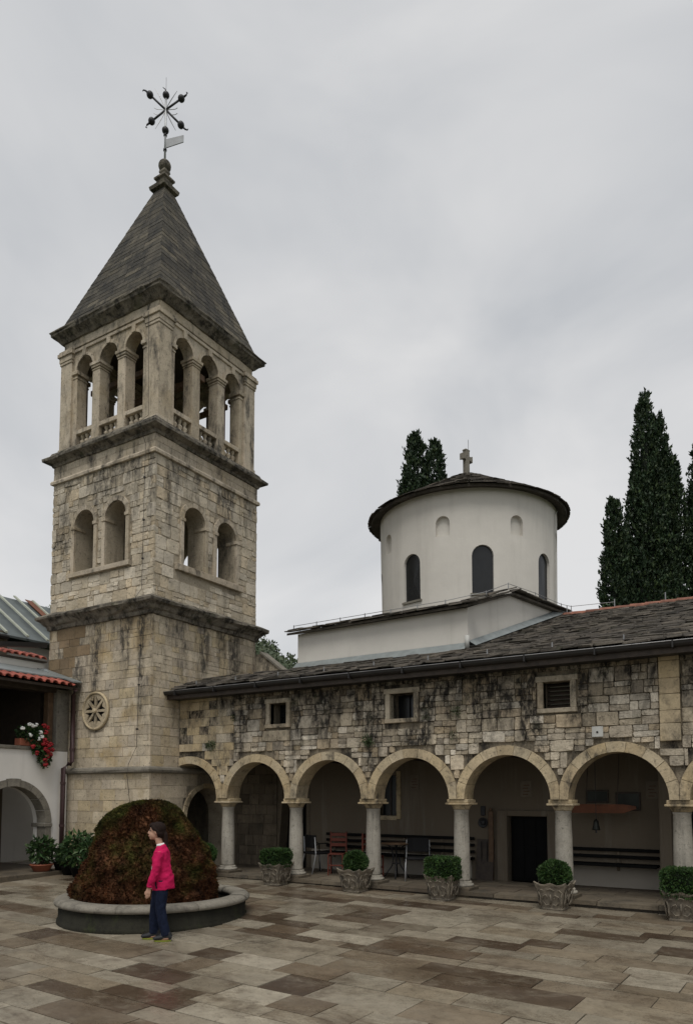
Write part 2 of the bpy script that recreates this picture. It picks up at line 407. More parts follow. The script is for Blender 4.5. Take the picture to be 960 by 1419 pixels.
def arch_loop(c, w, z0, zs, ry=None, n=14):
    """arched opening: centre c, half width w, foot z0, springing zs"""
    ry = ry or w
    return [(c-w, z0), (c+w, z0)]+[(c+w*math.cos(math.pi*i/n), zs+ry*math.sin(math.pi*i/n)) for i in range(n+1)]
def clip(x0, x1, bl):
    iv = [(x0, x1)]
    for (a, b) in bl:
        nv = []
        for (p, q) in iv:
            if b <= p or a >= q: nv.append((p, q)); continue
            if a > p: nv.append((p, a))
            if b < q: nv.append((b, q))
        iv = nv
    return iv
def courses(s0, s1, z0, z1, ch, wr, blocked, gap=.012, split=0.0):
    """random ashlar: rows of stones that leave openings free, some blocks split in two or three -> (s,z,w,h)"""
    out = []; z = z0
    def emit(x0, x1, a, b):
        for (p, q) in clip(x0, x1, blocked(a, b)):
            if q-p > .05: out.append(((p+q)/2, (a+b)/2, q-p-gap, b-a-gap))
    while z < z1-.05:
        hh = random.uniform(*ch)
        if z+hh > z1-.08: hh = z1-z
        x = s0-random.uniform(0, .1)
        while x < s1-.04:
            w = random.uniform(*wr)*(.6+.4*hh/ch[1])
            if x+w > s1-.10: w = s1-x
            xa = max(x, s0)
            if random.random() < split:
                m = z+hh*random.uniform(.38, .62)
                for (a, b) in ((z, m), (m, z+hh)):
                    if random.random() < .55 and w > .2: q = xa+(x+w-xa)*random.uniform(.35, .65); emit(xa, q, a, b); emit(q, x+w, a, b)
                    else: emit(xa, x+w, a, b)
            else: emit(xa, x+w, z, z+hh)
            x += w
        z += hh
    return out
def sqloft(name, c, hu, hv, prof, mat, parent, n=8, jit=.01):
    """square moulding ring round centre c; prof = [(offset from face, z)]"""
    rings = []
    for (o, z) in prof:
        a, b = hu+o, hv+o; ring = []
        cs = [(-a, -b), (a, -b), (a, b), (-a, b)]
        for q in range(4):
            p0, p1 = cs[q], cs[(q+1) % 4]
            for i in range(n):
                t = i/n
                jj = random.uniform(-jit, jit) if i else 0
                x = p0[0]+(p1[0]-p0[0])*t; y = p0[1]+(p1[1]-p0[1])*t
                ring.append((c[0]+x*(1+jj/a), c[1]+y*(1+jj/b), z+random.uniform(-jit, jit)))
        rings.append(ring)
    return MB().loft(rings).build(name, mat, parent)
def leaves(name, P, N, size, mat, parent=None, asp=1.6, up=0.0, kind=None, extra=None):
    """many small leaf faces at points P around normals N"""
    n = len(P); P = np.asarray(P, float); N = np.asarray(N, float)
    d = N+np.random.normal(0, .55, (n, 3)); d[:, 2] += up; d /= np.linalg.norm(d, axis=1)[:, None]+1e-9
    r = np.random.normal(0, 1, (n, 3)); s = np.cross(d, r); s /= np.linalg.norm(s, axis=1)[:, None]+1e-9
    sz = size*np.random.uniform(.6, 1.4, (n, 1))
    q = np.cross(s, d)*.25*sz
    v = np.stack([P-d*sz*.2, P+s*sz/asp*.5+d*sz*.4+q, P+d*sz, P-s*sz/asp*.5+d*sz*.4+q], 1).reshape(-1, 3)
    f = np.arange(4*n).reshape(n, 4)
    me = bpy.data.meshes.new(name); me.from_pydata(v.tolist(), [], f.tolist()); me.materials.append(mat)
    o = bpy.data.objects.new(name, me); link(o, parent)
    if kind: o['kind'] = kind
    return o
def G(u, v): return .134-.005*u+.028*v
TILTE = (math.atan(.028), math.atan(.005), 0)

# ------------------------------------------------------------------ setting: terrain, courtyard, hill
v = []; f = []
RS = [0, 30, 60, 120, 300, 900, 2500]
for i, r in enumerate(RS):
    for k in range(32): v.append((r*math.cos(k*math.pi/16), r*math.sin(k*math.pi/16), -1.0))
for i in range(len(RS)-1):
    for k in range(32): f.append((i*32+k, (i+1)*32+k, (i+1)*32+(k+1) % 32, i*32+(k+1) % 32))
o = mesh('ground', v, f, M_terrain); o['kind'] = 'structure'
court = MB().add([(-14, -24, G(-14, -24)-.012), (22, -24, G(22, -24)-.012), (22, 12, G(22, 12)-.012), (-14, 12, G(-14, 12)-.012),
                  (-14, -24, -1.2), (22, -24, -1.2), (22, 12, -1.2), (-14, 12, -1.2)],
                 [(0, 1, 2, 3), (0, 4, 5, 1), (1, 5, 6, 2), (2, 6, 7, 3), (3, 7, 4, 0)]).build('courtyard', M_joint); court['kind'] = 'structure'
items = []; rot = R(-3.6); cR, sR = math.cos(rot), math.sin(rot)
row = -9.5
FC = (2.0, -4.1)      # fountain centre
while row < 5.2:
    w = random.choice([.26, .32, .38, .44, .5, .58]); x = -14.0+random.uniform(0, 1)
    while x < 9.5:
        l = random.choice([.45, .6, .75, .9, 1.1, 1.3, 1.6])*random.uniform(.88, 1.12)
        cx, cy = x+l/2, row+w/2
        u = 5+cx*cR-cy*sR; vv = -5+cx*sR+cy*cR
        if vv < 0.3 and vv > -13.5 and (u-FC[0])**2+(vv-FC[1])**2 > 1.0:
            th = .05
            items.append(((u, vv, G(u, vv)-th/2+random.uniform(-.003, .005)), (l-.012, w-.012, th), (TILTE[0], TILTE[1], rot), M_pave))
        x += l
    row += w
pieces(court, 'paving_slab', items, key='slab', b=.006, j=.003, limit=300)
# hill behind
v = []; f = []; n = 44
hc = Vector((-84, 66, 0))
for i in range(n+1):
    for k in range(n+1):
        x = (i/n-.5)*130; y = (k/n-.5)*110
        r = math.hypot(x/58, y/48); z = 48*max(0, 1-r)**.85*(1 if r < 1 else 0); z = z if z < 25 else 25+(z-25)*.22
        z += 2.2*mnoise.noise(Vector((x*.07, y*.07, 1)))*(1 if r < 1 else 0)
        v.append((hc.x+x, hc.y+y, z-2 if r < 1 else -2))
for i in range(n):
    for k in range(n):
        a = i*(n+1)+k; f.append((a, a+n+1, a+n+2, a+1))
hill = mesh('hill', v, f, M_hillg, smooth=True); hill['kind'] = 'structure'
P = []; N = []
HV = v
for _ in range(4200):
    i = random.randrange(n); k = random.randrange(n)
    if (i/n-.5)*130 < -20 or (k/n-.5)*110 > 40: continue
    p = Vector(HV[i*(n+1)+k]).lerp(Vector(HV[(i+1)*(n+1)+k+1]), random.random())
    if p.z < 3: continue
    rr = random.uniform(.5, 1.2)
    for _ in range(30):
        d = Vector((random.gauss(0, 1), random.gauss(0, 1), random.gauss(.2, 1))).normalized()
        P.append(p+Vector((0, 0, rr*.7))+d*rr*random.uniform(.75, 1.05)); N.append(d)
wood = leaves('hill_woodland', P, N, .38, M_hill, kind='stuff', asp=1.3)
tag(wood, 'green scrub woodland covering the hillside behind the bell tower', 'woodland')

# ------------------------------------------------------------------ bell tower
TC = (-3.15, .745); HU, HV_ = 1.81, 1.865
tw = thing('bell_tower', 'tall square stone bell tower with open belfry and pyramid spire', 'bell tower', (TC[0], TC[1], .05))
u0, u1, v0, v1 = TC[0]-HU, TC[0]+HU, TC[1]-HV_, TC[1]+HV_
front = lambda s, z, d: (s, v0+d, z)
right = lambda s, z, d: (u1-d, s, z)
back = lambda s, z, d: (s, v1-d, z)
left = lambda s, z, d: (u0+d, s, z)
B = .012
# openings
fw = [arch_loop(-3.70, .35, 7.36, 8.52), arch_loop(-2.59, .35, 7.36, 8.52)]
rw = [arch_loop(.19, .36, 7.36, 8.50), arch_loop(1.35, .36, 7.36, 8.50)]
la = arch_loop(.755, .68, .06, 1.40)
rect = lambda a, b, c, d: [(a, c), (b, c), (b, d), (a, d)]
ARC0, ARCN = -.95, 8
poly_wall('wall', rect(u0+.03, u1-.03, 0, 10.3), fw, front, .03, .55, M_mortar, tw)
poly_wall('wall', [(v0+.55, 0)]+[(la[0][0], 0)]+[la[0]]+la[2:][::-1][:0]+[], [], right, .03, .55, M_mortar, tw) if False else None
arch_notch = [(.755-.68, 0)]+[(.755-.68*math.cos(math.pi*i/14), 1.40+.68*math.sin(math.pi*i/14)) for i in range(15)]+[(.755+.68, 0)]
poly_wall('wall', [(v0+.56, 0)]+arch_notch+[(v1-.56, 0), (v1-.56, 10.3), (v0+.56, 10.3)], rw, right, .03, .55, M_mortar, tw)
poly_wall('wall', rect(u0, u1-.03, 0, 10.3), fw, back, .0, .55, M_mortar, tw)
poly_wall('wall', rect(v0+.56, v1-.56, 0, 10.3), rw, left, .0, .55, M_mortar, tw)
# thin corner returns so that the right face reaches both corners
MB().box((u1-.5, v0+.551, 2.6), (u1-.031, v0+.559, 10.2)).build('corner_joint', M_mortar, tw)
for z in (2.9, 6.7, 10.15):
    MB().box((u0+.5, v0+.5, z), (u1-.5, v1-.5, z+.12)).build('inner_floor', M_darkwood, tw)
def blk_f(z0, z1):
    out = []
    for c in (-3.70, -2.59):
        if z1 > 7.22 and z0 < 8.98:
            w = .46 if z0 < 8.55 else .47*math.sqrt(max(0, 1-((z0-8.55)/.47)**2))
            if w > .04: out.append((c-w, c+w))
    if z1 > 7.22 and z0 < 7.4: out = [(-4.25, -2.05)]
    if z1 > 3.43 and z0 < 4.37:
        zz = min(abs(z0-3.9), abs(z1-3.9)) if (z0-3.9)*(z1-3.9) > 0 else 0
        w = math.sqrt(max(0, .48**2-zz*zz)); out.append((-3.15-w, -3.15+w))
    return out
def blk_r(z0, z1):
    out = []
    for c in (.19, 1.35):
        if z1 > 7.18 and z0 < 8.98:
            w = .47 if z0 < 8.55 else .48*math.sqrt(max(0, 1-((z0-8.53)/.48)**2))
            if w > .04: out.append((c-w, c+w))
    if z1 > 7.18 and z0 < 7.4: out = [(-.45, 2.0)]
    if z0 < 2.2:
        w = .80 if z0 < 1.4 else math.sqrt(max(0, .80**2-(z0-1.4)**2))
        if w > .05: out.append((.755-w, .755+w))
    return out
items = []
def face_stones(fn, s0, s1, z0, z1, ch, wr, blk, mat, prot, thin='y', gap=.012, jt=.010, split=0.0, dst=None):
    for (s, z, w, hh) in courses(s0, s1, z0, z1, ch, wr, blk, gap, split):
        d = prot+random.uniform(-jt, jt); t = .06
        c = fn(s, z, .03-d+t/2)
        m = mat(s, z) if callable(mat) else mat
        (items if dst is None else dst).append((c, (w, t, hh), (0, random.uniform(-.028, .028) if split > .3 else 0, 0 if thin == 'y' else math.pi/2), m))
def lowmat(s, z):
    if -4.75 < s < -3.5 and 4.5 < z < 6.0 and random.random() < .62-abs(s+4.15)*.55: return M_brown
    return M_towerlow
none = lambda a, b: []
rub = []
face_stones(front, u0, u1, 0.02, 2.42, (.2, .3), (.3, .6), none, M_towerlow, .012, gap=.008, jt=.004)
face_stones(front, u0, u1, 2.56, 6.02, (.17, .27), (.22, .55), blk_f, lowmat, .012, gap=.009, jt=.005, split=.12)
face_stones(front, u0, u1, 6.44, 9.76, (.20, .34), (.22, .55), blk_f, M_tower, .020, gap=.003, jt=.010, split=.5, dst=rub)
face_stones(front, u0, u1, 9.88, 10.24, (.17, .19), (.4, .8), none, M_belfry, .02, gap=.006, jt=.003)
face_stones(right, v0+.02, v1, 0.02, 2.42, (.2, .3), (.3, .6), blk_r, M_towerlow, .012, 'x', .008, .004)
face_stones(right, v0+.02, v1, 2.56, 6.02, (.17, .27), (.22, .55), none, M_towerlow, .012, 'x', .009, .005, .12)
face_stones(right, v0+.02, v1, 6.44, 9.76, (.22, .34), (.25, .6), blk_r, M_tower, .018, 'x', .003, .007, .4, rub)
face_stones(right, v0+.02, v1, 9.88, 10.24, (.17, .19), (.4, .8), none, M_belfry, .02, 'x', .006, .003)
pieces(tw, 'stone', items, key='ash', b=.03, j=.012, limit=150)
pieces(tw, 'stone', rub, key='rub', limit=150)
# mouldings
def half_round(z, r, off): return [(off-.02, z-r)]+[(off+r*math.cos(t)*.9, z+r*math.sin(t)) for t in [R(x) for x in (-70, -35, 0, 35, 70)]]+[(off-.02, z+r)]
sqloft('ring_moulding', TC, HU, HV_, half_round(2.49, .075, .02), M_rim, tw, 6, .006)
sqloft('cornice', TC, HU, HV_, [(-.05, 6.0), (.03, 6.02), (.05, 6.10), (.10, 6.14), (.16, 6.22), (.24, 6.27), (.25, 6.33), (.10, 6.42), (-.05, 6.45)], M_cornice, tw, 12, .016)
sqloft('string_course', TC, HU, HV_, [(-.05, 9.76), (.045, 9.77), (.055, 9.83), (.03, 9.87), (-.05, 9.88)], M_belfry, tw, 8, .006)
sqloft('cornice', TC, HU, HV_, [(-.06, 10.22), (.02, 10.23), (.05, 10.29), (.13, 10.33), (.20, 10.36), (.21, 10.42), (.08, 10.50), (.04, 10.60), (-.3, 10.62)], M_cornice, tw, 12, .012)
# window surrounds of the middle stage
def surround(fn, cs, w, zs, z0, thin):
    for c in cs:
        for sgn in (-1, 1):
            lo = fn(c+sgn*w, z0, -.035); hi = fn(c+sgn*(w+.11), zs-.06, .12)
            MB().box([min(a, b) for a, b in zip(lo, hi)], [max(a, b) for a, b in zip(lo, hi)], .006).build('window_jamb', M_belfry, tw)
            lo = fn(c+sgn*(w-.03), zs-.06, -.055); hi = fn(c+sgn*(w+.115), zs+.02, .3)
            MB().box([min(a, b) for a, b in zip(lo, hi)], [max(a, b) for a, b in zip(lo, hi)], .006).build('impost', M_belfry, tw)
        k = 7
        for i in range(k):
            a0, a1 = math.pi*i/k+.012, math.pi*(i+1)/k-.012; V = []; F = []
            for d in (-.035, .12):
                for r in (w, w+.115):
                    for t in range(4):
                        a = a0+(a1-a0)*t/3; V.append(fn(c+r*math.cos(a), zs+.02+r*math.sin(a), d))
            for t in range(3): F += [(t, t+1, t+5, t+4), (8+t, 12+t, 13+t, 9+t), (4+t, 5+t, 13+t, 12+t), (t, 8+t, 9+t, t+1)]
            F += [(0, 4, 12, 8), (3, 11, 15, 7)]
            mesh('voussoir', V, F, M_belfry, tw)
surround(front, (-3.70, -2.59), .355, 8.50, 7.36, 'y'); surround(right, (.19, 1.35), .365, 8.48, 7.36, 'x')
MB().box((-4.22, v0-.06, 7.24), (-2.08, v0+.3, 7.357), .008).build('window_sill', M_belfry, tw)
MB().box((u1-.3, -.42, 7.20), (u1+.07, 1.96, 7.357), .008).build('window_sill', M_belfry, tw)
# voussoirs of the low passage arch
k = 9
for i in range(k):
    a0, a1 = math.pi*i/k+.01, math.pi*(i+1)/k-.01; V = []; F = []
    for d in (-.02, .2):
        for r in (.685, .80):
            for t in range(4):
                a = a0+(a1-a0)*t/3; V.append(right(.755+r*math.cos(a), 1.40+r*math.sin(a), d))
    for t in range(3): F += [(t, t+1, t+5, t+4), (8+t, 12+t, 13+t, 9+t), (4+t, 5+t, 13+t, 12+t), (t, 8+t, 9+t, t+1)]
    F += [(0, 4, 12, 8), (3, 11, 15, 7)]
    mesh('voussoir', V, F, M_smooth, tw)
# rosette on the front
RC = (-3.15, 3.90)
ro = MB().lathe([(.40, -.03), (.455, -.03), (.46, .025), (.43, .04), (.405, .03), (.40, .0), (.395, -.03)], n=40)
ro.v = [(RC[0]+x, v0-z, RC[1]+y) for x, y, z in ro.v]
rose = ro.build('rosette', M_towerlow, tw, True)
holes = []
for q in range(8):
    a = 2*math.pi*q/8+R(22.5)
    def pt(r, t): return (RC[0]+r*math.cos(a+t), RC[1]+r*math.sin(a+t))
    holes.append([pt(.07, 0), pt(.36, R(-17)), pt(.26, 0), pt(.36, R(17))])
poly_wall('tracery_plate', [(RC[0]+.40*math.cos(2*math.pi*i/32), RC[1]+.40*math.sin(2*math.pi*i/32)) for i in range(32)], holes, front, -.015, .05, M_towerlow, rose)
MB().add([(RC[0]-.4, v0+.052, RC[1]-.4), (RC[0]+.4, v0+.052, RC[1]-.4), (RC[0]+.4, v0+.052, RC[1]+.4), (RC[0]-.4, v0+.052, RC[1]+.4)], [(0, 1, 2, 3)]).build('dark_recess', M_black, rose) if False else None
rb = MB().lathe([(0.0, 0), (.405, 0), (.405, .02), (0, .02)], n=32); rb.v = [(RC[0]+x, v0-.012+.04+z, RC[1]+y) for x, y, z in rb.v]
hb = MB().lathe([(.06, 0), (.06, .04), (.03, .055)], n=16); hb.v = [(RC[0]+x, v0-.015-z, RC[1]+y) for x, y, z in hb.v]; hb.build('hub', M_towerlow, rose)
rb.build('dark_recess', M_black, rose)
# belfry: four equal sides turned round the tower axis
HB = 1.765
def side(q):
    a = q*math.pi/2; ca, sa = math.cos(a), math.sin(a)
    def fn(s, z, d):
        x, y = s, -HB+d; return (TC[0]+x*ca-y*sa, TC[1]+x*sa+y*ca, z)
    return fn
def fbox(fn, a, b, z0, z1, d0, d1, name, mat, parent=tw, bev=.008):
    lo, hi = fn(a, z0, d0), fn(b, z1, d1)
    return MB().box([min(x, y) for x, y in zip(lo, hi)], [max(x, y) for x, y in zip(lo, hi)], bev).build(name, mat, parent)
ZB = 10.62
for q in range(4):
    fn = side(q)
    # corner pier at the right-hand end of every side
    p = fbox(fn, 1.35, 1.765, ZB, 12.95, 0, .42, 'corner_pier', M_belfry)
    lo_, hi_ = fn(1.29, 0, -.06), fn(1.825, 0, .48)
    for (g, za, zb) in ((.02, 12.95, 13.02), (.035, 13.02, 13.16), (.07, 13.16, 13.26), (.04, 13.26, 13.32)):
        fbox(fn, 1.35-g, 1.765+g, za, zb, -g, .42+g, 'pier_cap', M_belfry, p)
    fbox(fn, 1.33, 1.785, ZB-.01, ZB+.10, -.02, .44, 'pier_base', M_belfry, p)
    for s in (-.46, .46):
        c = fbox(fn, s-.135, s+.135, ZB, 12.5, .05, .36, 'belfry_column', M_belfry)
        for (g, za, zb) in ((.015, 12.5, 12.54), (.03, 12.56, 12.62), (.055, 12.62, 12.70)):
            fbox(fn, s-.135-g, s+.135+g, za, zb, .05-g, .36+g, 'capital', M_belfry, c)
        fbox(fn, s-.13, s+.13, 12.535, 12.565, .055, .355, 'necking', M_belfry, c)
    for s in (-1, 1):
        c = fbox(fn, min(s*1.19, s*1.35), max(s*1.19, s*1.35), ZB, 12.5, .06, .36, 'pilaster', M_belfry)
        for (g, za, zb) in ((.015, 12.5, 12.55), (.045, 12.60, 12.70)):
            fbox(fn, min(s*(1.19-g), s*1.352), max(s*(1.19-g), s*1.352), za, zb, .06-g, .36+g, 'capital', M_belfry, c)
        fbox(fn, min(s*1.20, s*1.351), max(s*1.20, s*1.351), 12.55, 12.60, .065, .355, 'necking', M_belfry, c)
    # arch panel
    oc = (-.89, 0, .89); hw = .325; zs = 12.70
    pts = [(-1.35, zs)]
    for c in oc:
        w = .30 if c else .325
        cc = c
        pts += [(cc-w*math.cos(math.pi*i/12), zs+.0+w*math.sin(math.pi*i/12)) for i in range(13)]
    pts += [(1.35, zs), (1.35, 13.30), (-1.35, 13.30)]
    poly_wall('arch_panel', pts, [], fn, .06, .36, M_belfry, tw)
    for c in oc:
        w = .30 if c else .325; V = []; F = []; n = 12
        for d in (.03, .08):
            for r in (w, w+.075):
                for i in range(n+1):
                    t = math.pi*i/n; V.append(fn(c+r*math.cos(t), zs+r*math.sin(t), d))
        m = n+1
        for i in range(n): F += [(i, i+1, m+i+1, m+i), (2*m+i, 3*m+i, 3*m+i+1, 2*m+i+1), (m+i, m+i+1, 3*m+i+1, 3*m+i), (i, 2*m+i, 2*m+i+1, i+1)]
        mesh('archivolt', V, F, M_belfry, tw)
        fbox(fn, c-.06, c+.06, zs+w-.01, 13.18, .0, .10, 'keystone', M_belfry)
        # balustrade
        ra = fbox(fn, c-w-.01, c+w+.01, 11.02, 11.13, .06, .30, 'rail', M_belfry)
        fbox(fn, c-w-.005, c+w+.005, ZB, ZB+.07, .07, .28, 'rail_base', M_belfry, ra)
        for s in (-.16, .02, .19) if False else (-.17, 0, .17):
            bx, by, _ = fn(c+s, 0, .18)
            MB().lathe([(.055, 0), (.06, .03), (.03, .06), (.07, .12), (.072, .16), (.028, .215), (.05, .255), (.06, .29), (.055, .34)], (bx, by), 10, 0, ZB+.07).build('baluster', M_belfry, ra, True)
    fbox(fn, -1.35, 1.35, 13.18, 13.25, .02, .40, 'architrave', M_belfry)
    fbox(fn, -1.70, 1.70, 13.32, 13.60, .04, .42, 'frieze', M_belfry)
sqloft('eave_cornice', TC, HB, HB, [(-.10, 13.53), (.0, 13.54), (.06, 13.60), (.14, 13.67), (.19, 13.71), (.195, 13.76), (.225, 13.79), (.225, 13.815), (.05, 13.88), (-.12, 13.93)], M_cornice, tw, 12, .012)
MB().box((TC[0]-1.6, TC[1]-1.6, 13.45), (TC[0]+1.6, TC[1]+1.6, 13.52)).build('belfry_ceiling', M_darkwood, tw)
# spire
prof = [(1.82, 13.86), (1.77, 13.97)]
zt = 18.22
def spire_half(z):
    for (a, za), (b, zb) in zip(prof, prof[1:]):
        if z <= zb: return a+(b-a)*(z-za)/(zb-za)
    return 1.77+(.17-1.77)*(z-13.97)/(zt-13.97)
zs = [13.86]
while zs[-1] < zt-.1: zs.append(min(zt, zs[-1]+(.155 if zs[-1] < 16.5 else .20)))
zs[-1] = zt
rings = []
for z in zs:
    a = spire_half(z)-.02; rings.append([(TC[0]-a, TC[1]-a, z), (TC[0]+a, TC[1]-a, z), (TC[0]+a, TC[1]+a, z), (TC[0]-a, TC[1]+a, z)])
sp = MB().loft(rings).build('spire', M_spire, tw)
cnt = 0
far = MB()
for i in range(len(zs)-1):
    za, zb = zs[i]+.001, zs[i+1]-.002; a, b = spire_half(zs[i]), spire_half(zs[i+1])
    for q in range(4):
        ang = q*math.pi/2; ca, sa = math.cos(ang), math.sin(ang)
        k = max(1, round(a*2/.56)); cuts = [-1]+sorted(-1+2*(j+random.uniform(-.22, .22))/k for j in range(1, k))+[1]
        for t0, t1 in zip(cuts, cuts[1:]):
            o1 = .003+random.uniform(0, .006); V = []
            g = .004/a
            for (hh, z) in ((a+o1+.003, za), (b+o1*.8, zb)):
                for d in (0, -.05):
                    for t in (t0+g, t1-g):
                        x, y = (hh)*t, -(hh+d)
                        V.append((TC[0]+x*ca-y*sa, TC[1]+x*sa+y*ca, z))
            F = [(0, 1, 5, 4), (0, 2, 3, 1), (4, 5, 7, 6), (0, 4, 6, 2), (1, 3, 7, 5), (2, 6, 7, 3)]
            if q in (0, 1) and cnt < 300: mesh('spire_slab', V, F, M_spire, sp); cnt += 1
            else: far.add(V, F)
far.build('spire_slab', M_spire, sp, kind='stuff')
sqloft('finial_block', TC, .0, .0, [(.17, 18.19), (.27, 18.21), (.29, 18.30), (.24, 18.34), (.16, 18.38), (.15, 18.52), (.20, 18.55), (.20, 18.60), (.13, 18.64), (.08, 18.72), (.11, 18.78), (.10, 18.84)], M_cornice, tw, 2, 0)
MB().lathe([(.02, -.17)]+[(.17*math.cos(t), .17*math.sin(t)) for t in [R(x) for x in range(-75, 76, 15)]]+[(.02, .17)], TC, 18, 0, 18.98).build('finial_ball', M_cornice, tw, True)
# wrought-iron star and wind vane
st = thing('iron_star_finial', 'iron star of six knobbed arms with a wind vane on the spire tip', 'weather vane', (TC[0], TC[1], 19.14))
C0 = Vector((TC[0], TC[1], 20.62))
MB().tube([(TC[0], TC[1], 19.12), (TC[0], TC[1], 21.05)], .028, 8).build('pole', M_silver, st, True)
for zz in (19.45, 19.88): MB().lathe([(.045, -.03), (.05, 0), (.045, .03)], TC, 10, 0, zz).build('collar', M_iron, st, True)
def sph(c, r, name, par, mat=M_iron, n=14):
    mb = MB().lathe([(.01*r, -r)]+[(r*math.cos(t), r*math.sin(t)) for t in [R(x) for x in range(-75, 76, 25)]]+[(.01*r, r)], (c[0], c[1]), n, 0, c[2]); return mb.build(name, mat, par, True)
sph(C0-Vector((0, 0, .60)), .095, 'knob', st); sph(C0+Vector((0, 0, .43)), .095, 'knob', st)
for (dx, dz) in ((-.44, .44), (.42, .33), (-.38, -.33), (.42, -.44)):
    d = RT*dx+Vector((0, 0, dz)); e_ = C0+d
    a = MB().tube([C0, e_], .028, 7).build('arm', M_iron, st, True)
    sph(e_, .095, 'knob', a)
    n_ = d.normalized(); sd_ = n_.cross(FW)
    MB().tube([e_+n_*.08, e_+n_*.17, e_+n_*.23+sd_*.03, e_+n_*.22+sd_*.07], [.03, .022, .018, .01], 6).build('curl', M_iron, a, True)
MB().tube([C0+Vector((0, 0, .5)), C0+Vector((0, 0, .60))-RT*.02, C0+Vector((0, 0, .66))-RT*.09], [.022, .014, .008], 6).build('curl', M_iron, st, True)
MB().tube([C0+Vector((0, 0, .5)), C0+Vector((0, 0, .95))], .006, 5).build('lightning_tip', M_wire, st)
for (ax, az) in ((-.30, .62), (.30, .55), (-.28, -.55), (.28, -.60)):
    p1 = C0+RT*ax*.2+Vector((0, 0, az*.25)); p2 = C0+RT*ax*.55+Vector((0, 0, az*.6)); p3 = C0+RT*ax+Vector((0, 0, az))
    MB().tube([C0, p1, p2, p3], [.012, .012, .012, .006], 5).build('ray', M_wire, st)
for sx in (-1, 1):
    for sz in (.06, -.10):
        MB().tube([C0+RT*sx*.05, C0+RT*sx*.15+Vector((0, 0, sz-.05)), C0+RT*sx*.26+Vector((0, 0, sz-.04)), C0+RT*sx*.32+Vector((0, 0, sz))], .008, 5).build('ray', M_wire, st)
f0 = Vector((TC[0], TC[1], 19.50)); fd = RT*.50+Vector((0, 0, .18))
nn_ = FW*.012
V = [f0+nn_, f0+fd+nn_, f0+fd+Vector((0, 0, .20))+nn_, f0+Vector((0, 0, .25))+nn_]; V += [p-2*nn_ for p in V]
MB().add(V, [(0, 1, 2, 3), (7, 6, 5, 4), (0, 4, 5, 1), (1, 5, 6, 2), (2, 6, 7, 3), (3, 7, 4, 0)]).build('vane_flag', plain('vane_metal', (.24, .25, .26), .5, .2), st)
# bell inside
bl = thing('tower_bell', 'dark bronze bell hanging inside the open belfry', 'bell', (TC[0], TC[1], 11.75))
MB().lathe([(.42, 0), (.40, .05), (.32, .18), (.27, .38), (.24, .52), (.12, .60), (.05, .62)], TC, 24, 0, 11.75).build('bell_body', M_bronze, bl, True)
MB().box((TC[0]-1.5, TC[1]-.08, 12.45), (TC[0]+1.5, TC[1]+.08, 12.62), .01).build('beam', M_wood, bl)
MB().tube([(TC[0], TC[1], 12.36), (TC[0], TC[1], 12.5)], .05).build('hanger', M_iron, bl)
for (a, b) in ((-1.15, -1.15), (-1.15, 1.15), (1.15, 1.15)):
    MB().box((TC[0]+a-.06, TC[1]+b-.06, 10.62), (TC[0]+a+.06, TC[1]+b+.06, 13.45), .01).build('timber_post', M_redwood, bl)
for b in (-1.15, 1.15): MB().box((TC[0]-1.3, TC[1]+b-.055, 12.3), (TC[0]+1.3, TC[1]+b+.055, 12.44), .01).build('beam', M_wood, bl)
# lightning conductor cable
cb = thing('lightning_cable', 'thin dark lightning cable clipped down the tower corner', 'cable', (-1.75, v0-.05, 2.6))
pts = [(-1.62, v0-.02, 13.2), (-1.60, v0+.02, 10.7), (-1.60, v0-.25, 10.42), (-1.60, v0-.05, 10.0), (-1.62, v0-.06, 6.6), (-1.60, v0-.29, 6.30), (-1.60, v0-.05, 5.9), (-1.66, v0-.05, 4.4), (-1.70, v0-.05, 3.0), (-1.85, v0-.13, 2.62), (-1.9, v0-.13, 2.4), (-1.85, v0-.05, 1.6)]
MB().tube(pts, .006, 5).build('wire', M_gutter, cb)
for (x, z) in ((-1.61, 9.2), (-1.61, 8.2), (-1.62, 7.3), (-1.64, 5.3), (-1.66, 4.4), (-1.69, 3.4)): MB().box((x-.02, v0-.075, z-.02), (x+.02, v0-.03, z+.02), .004).build('clip', M_gutter, cb)

# ------------------------------------------------------------------ arcade building
ab = thing('arcade_building', 'long stone cloister building with a round-arched arcade and slate roof', 'building', (5, .5, .1))
SP = 1.864; ZS = 1.85; RX = .785; RO = .955; FV = -.20
UE = 13.0
cen = [-1.02]+[SP*(i+.5) for i in range(7)]
fac = lambda s, z, d: (s, FV+d, z)
UT = u1
WIN = [(1.30, 1.74, 3.43, 3.88), (4.22, 4.73, 3.39, 3.88), (7.21, 7.67, 3.41, 3.87), (10.2, 10.68, 3.41, 3.87)]
pts = []
RX0 = .86
a_l = math.acos((UT-.0+.02-cen[0]+.0)/RX0*1.0) if abs((UT+.02-cen[0])/RX0) < 1 else math.pi
nA = 18
pts.append((UT-.25, 4.34)); pts.append((UT-.25, 2.3))
st0 = math.acos((UT-.25-cen[0])/RX0)
for i in range(nA+1):
    t = st0*(1-i/nA); pts.append((cen[0]+(RX0+.02)*math.cos(t), ZS+.81*math.sin(t)))
pts[1] = (UT-.25, pts[2][1]) ; pts.pop(2)
for c in cen[1:]:
    for i in range(nA+1):
        t = math.pi*(1-i/nA); pts.append((c+(RX+.02)*math.cos(t), ZS+(RX+.02)*math.sin(t)))
pts += [(UE, ZS), (UE, 4.34)]
poly_wall('wall', pts, [rect(*w) for w in WIN], fac, .03, .42, M_facmortar, ab)
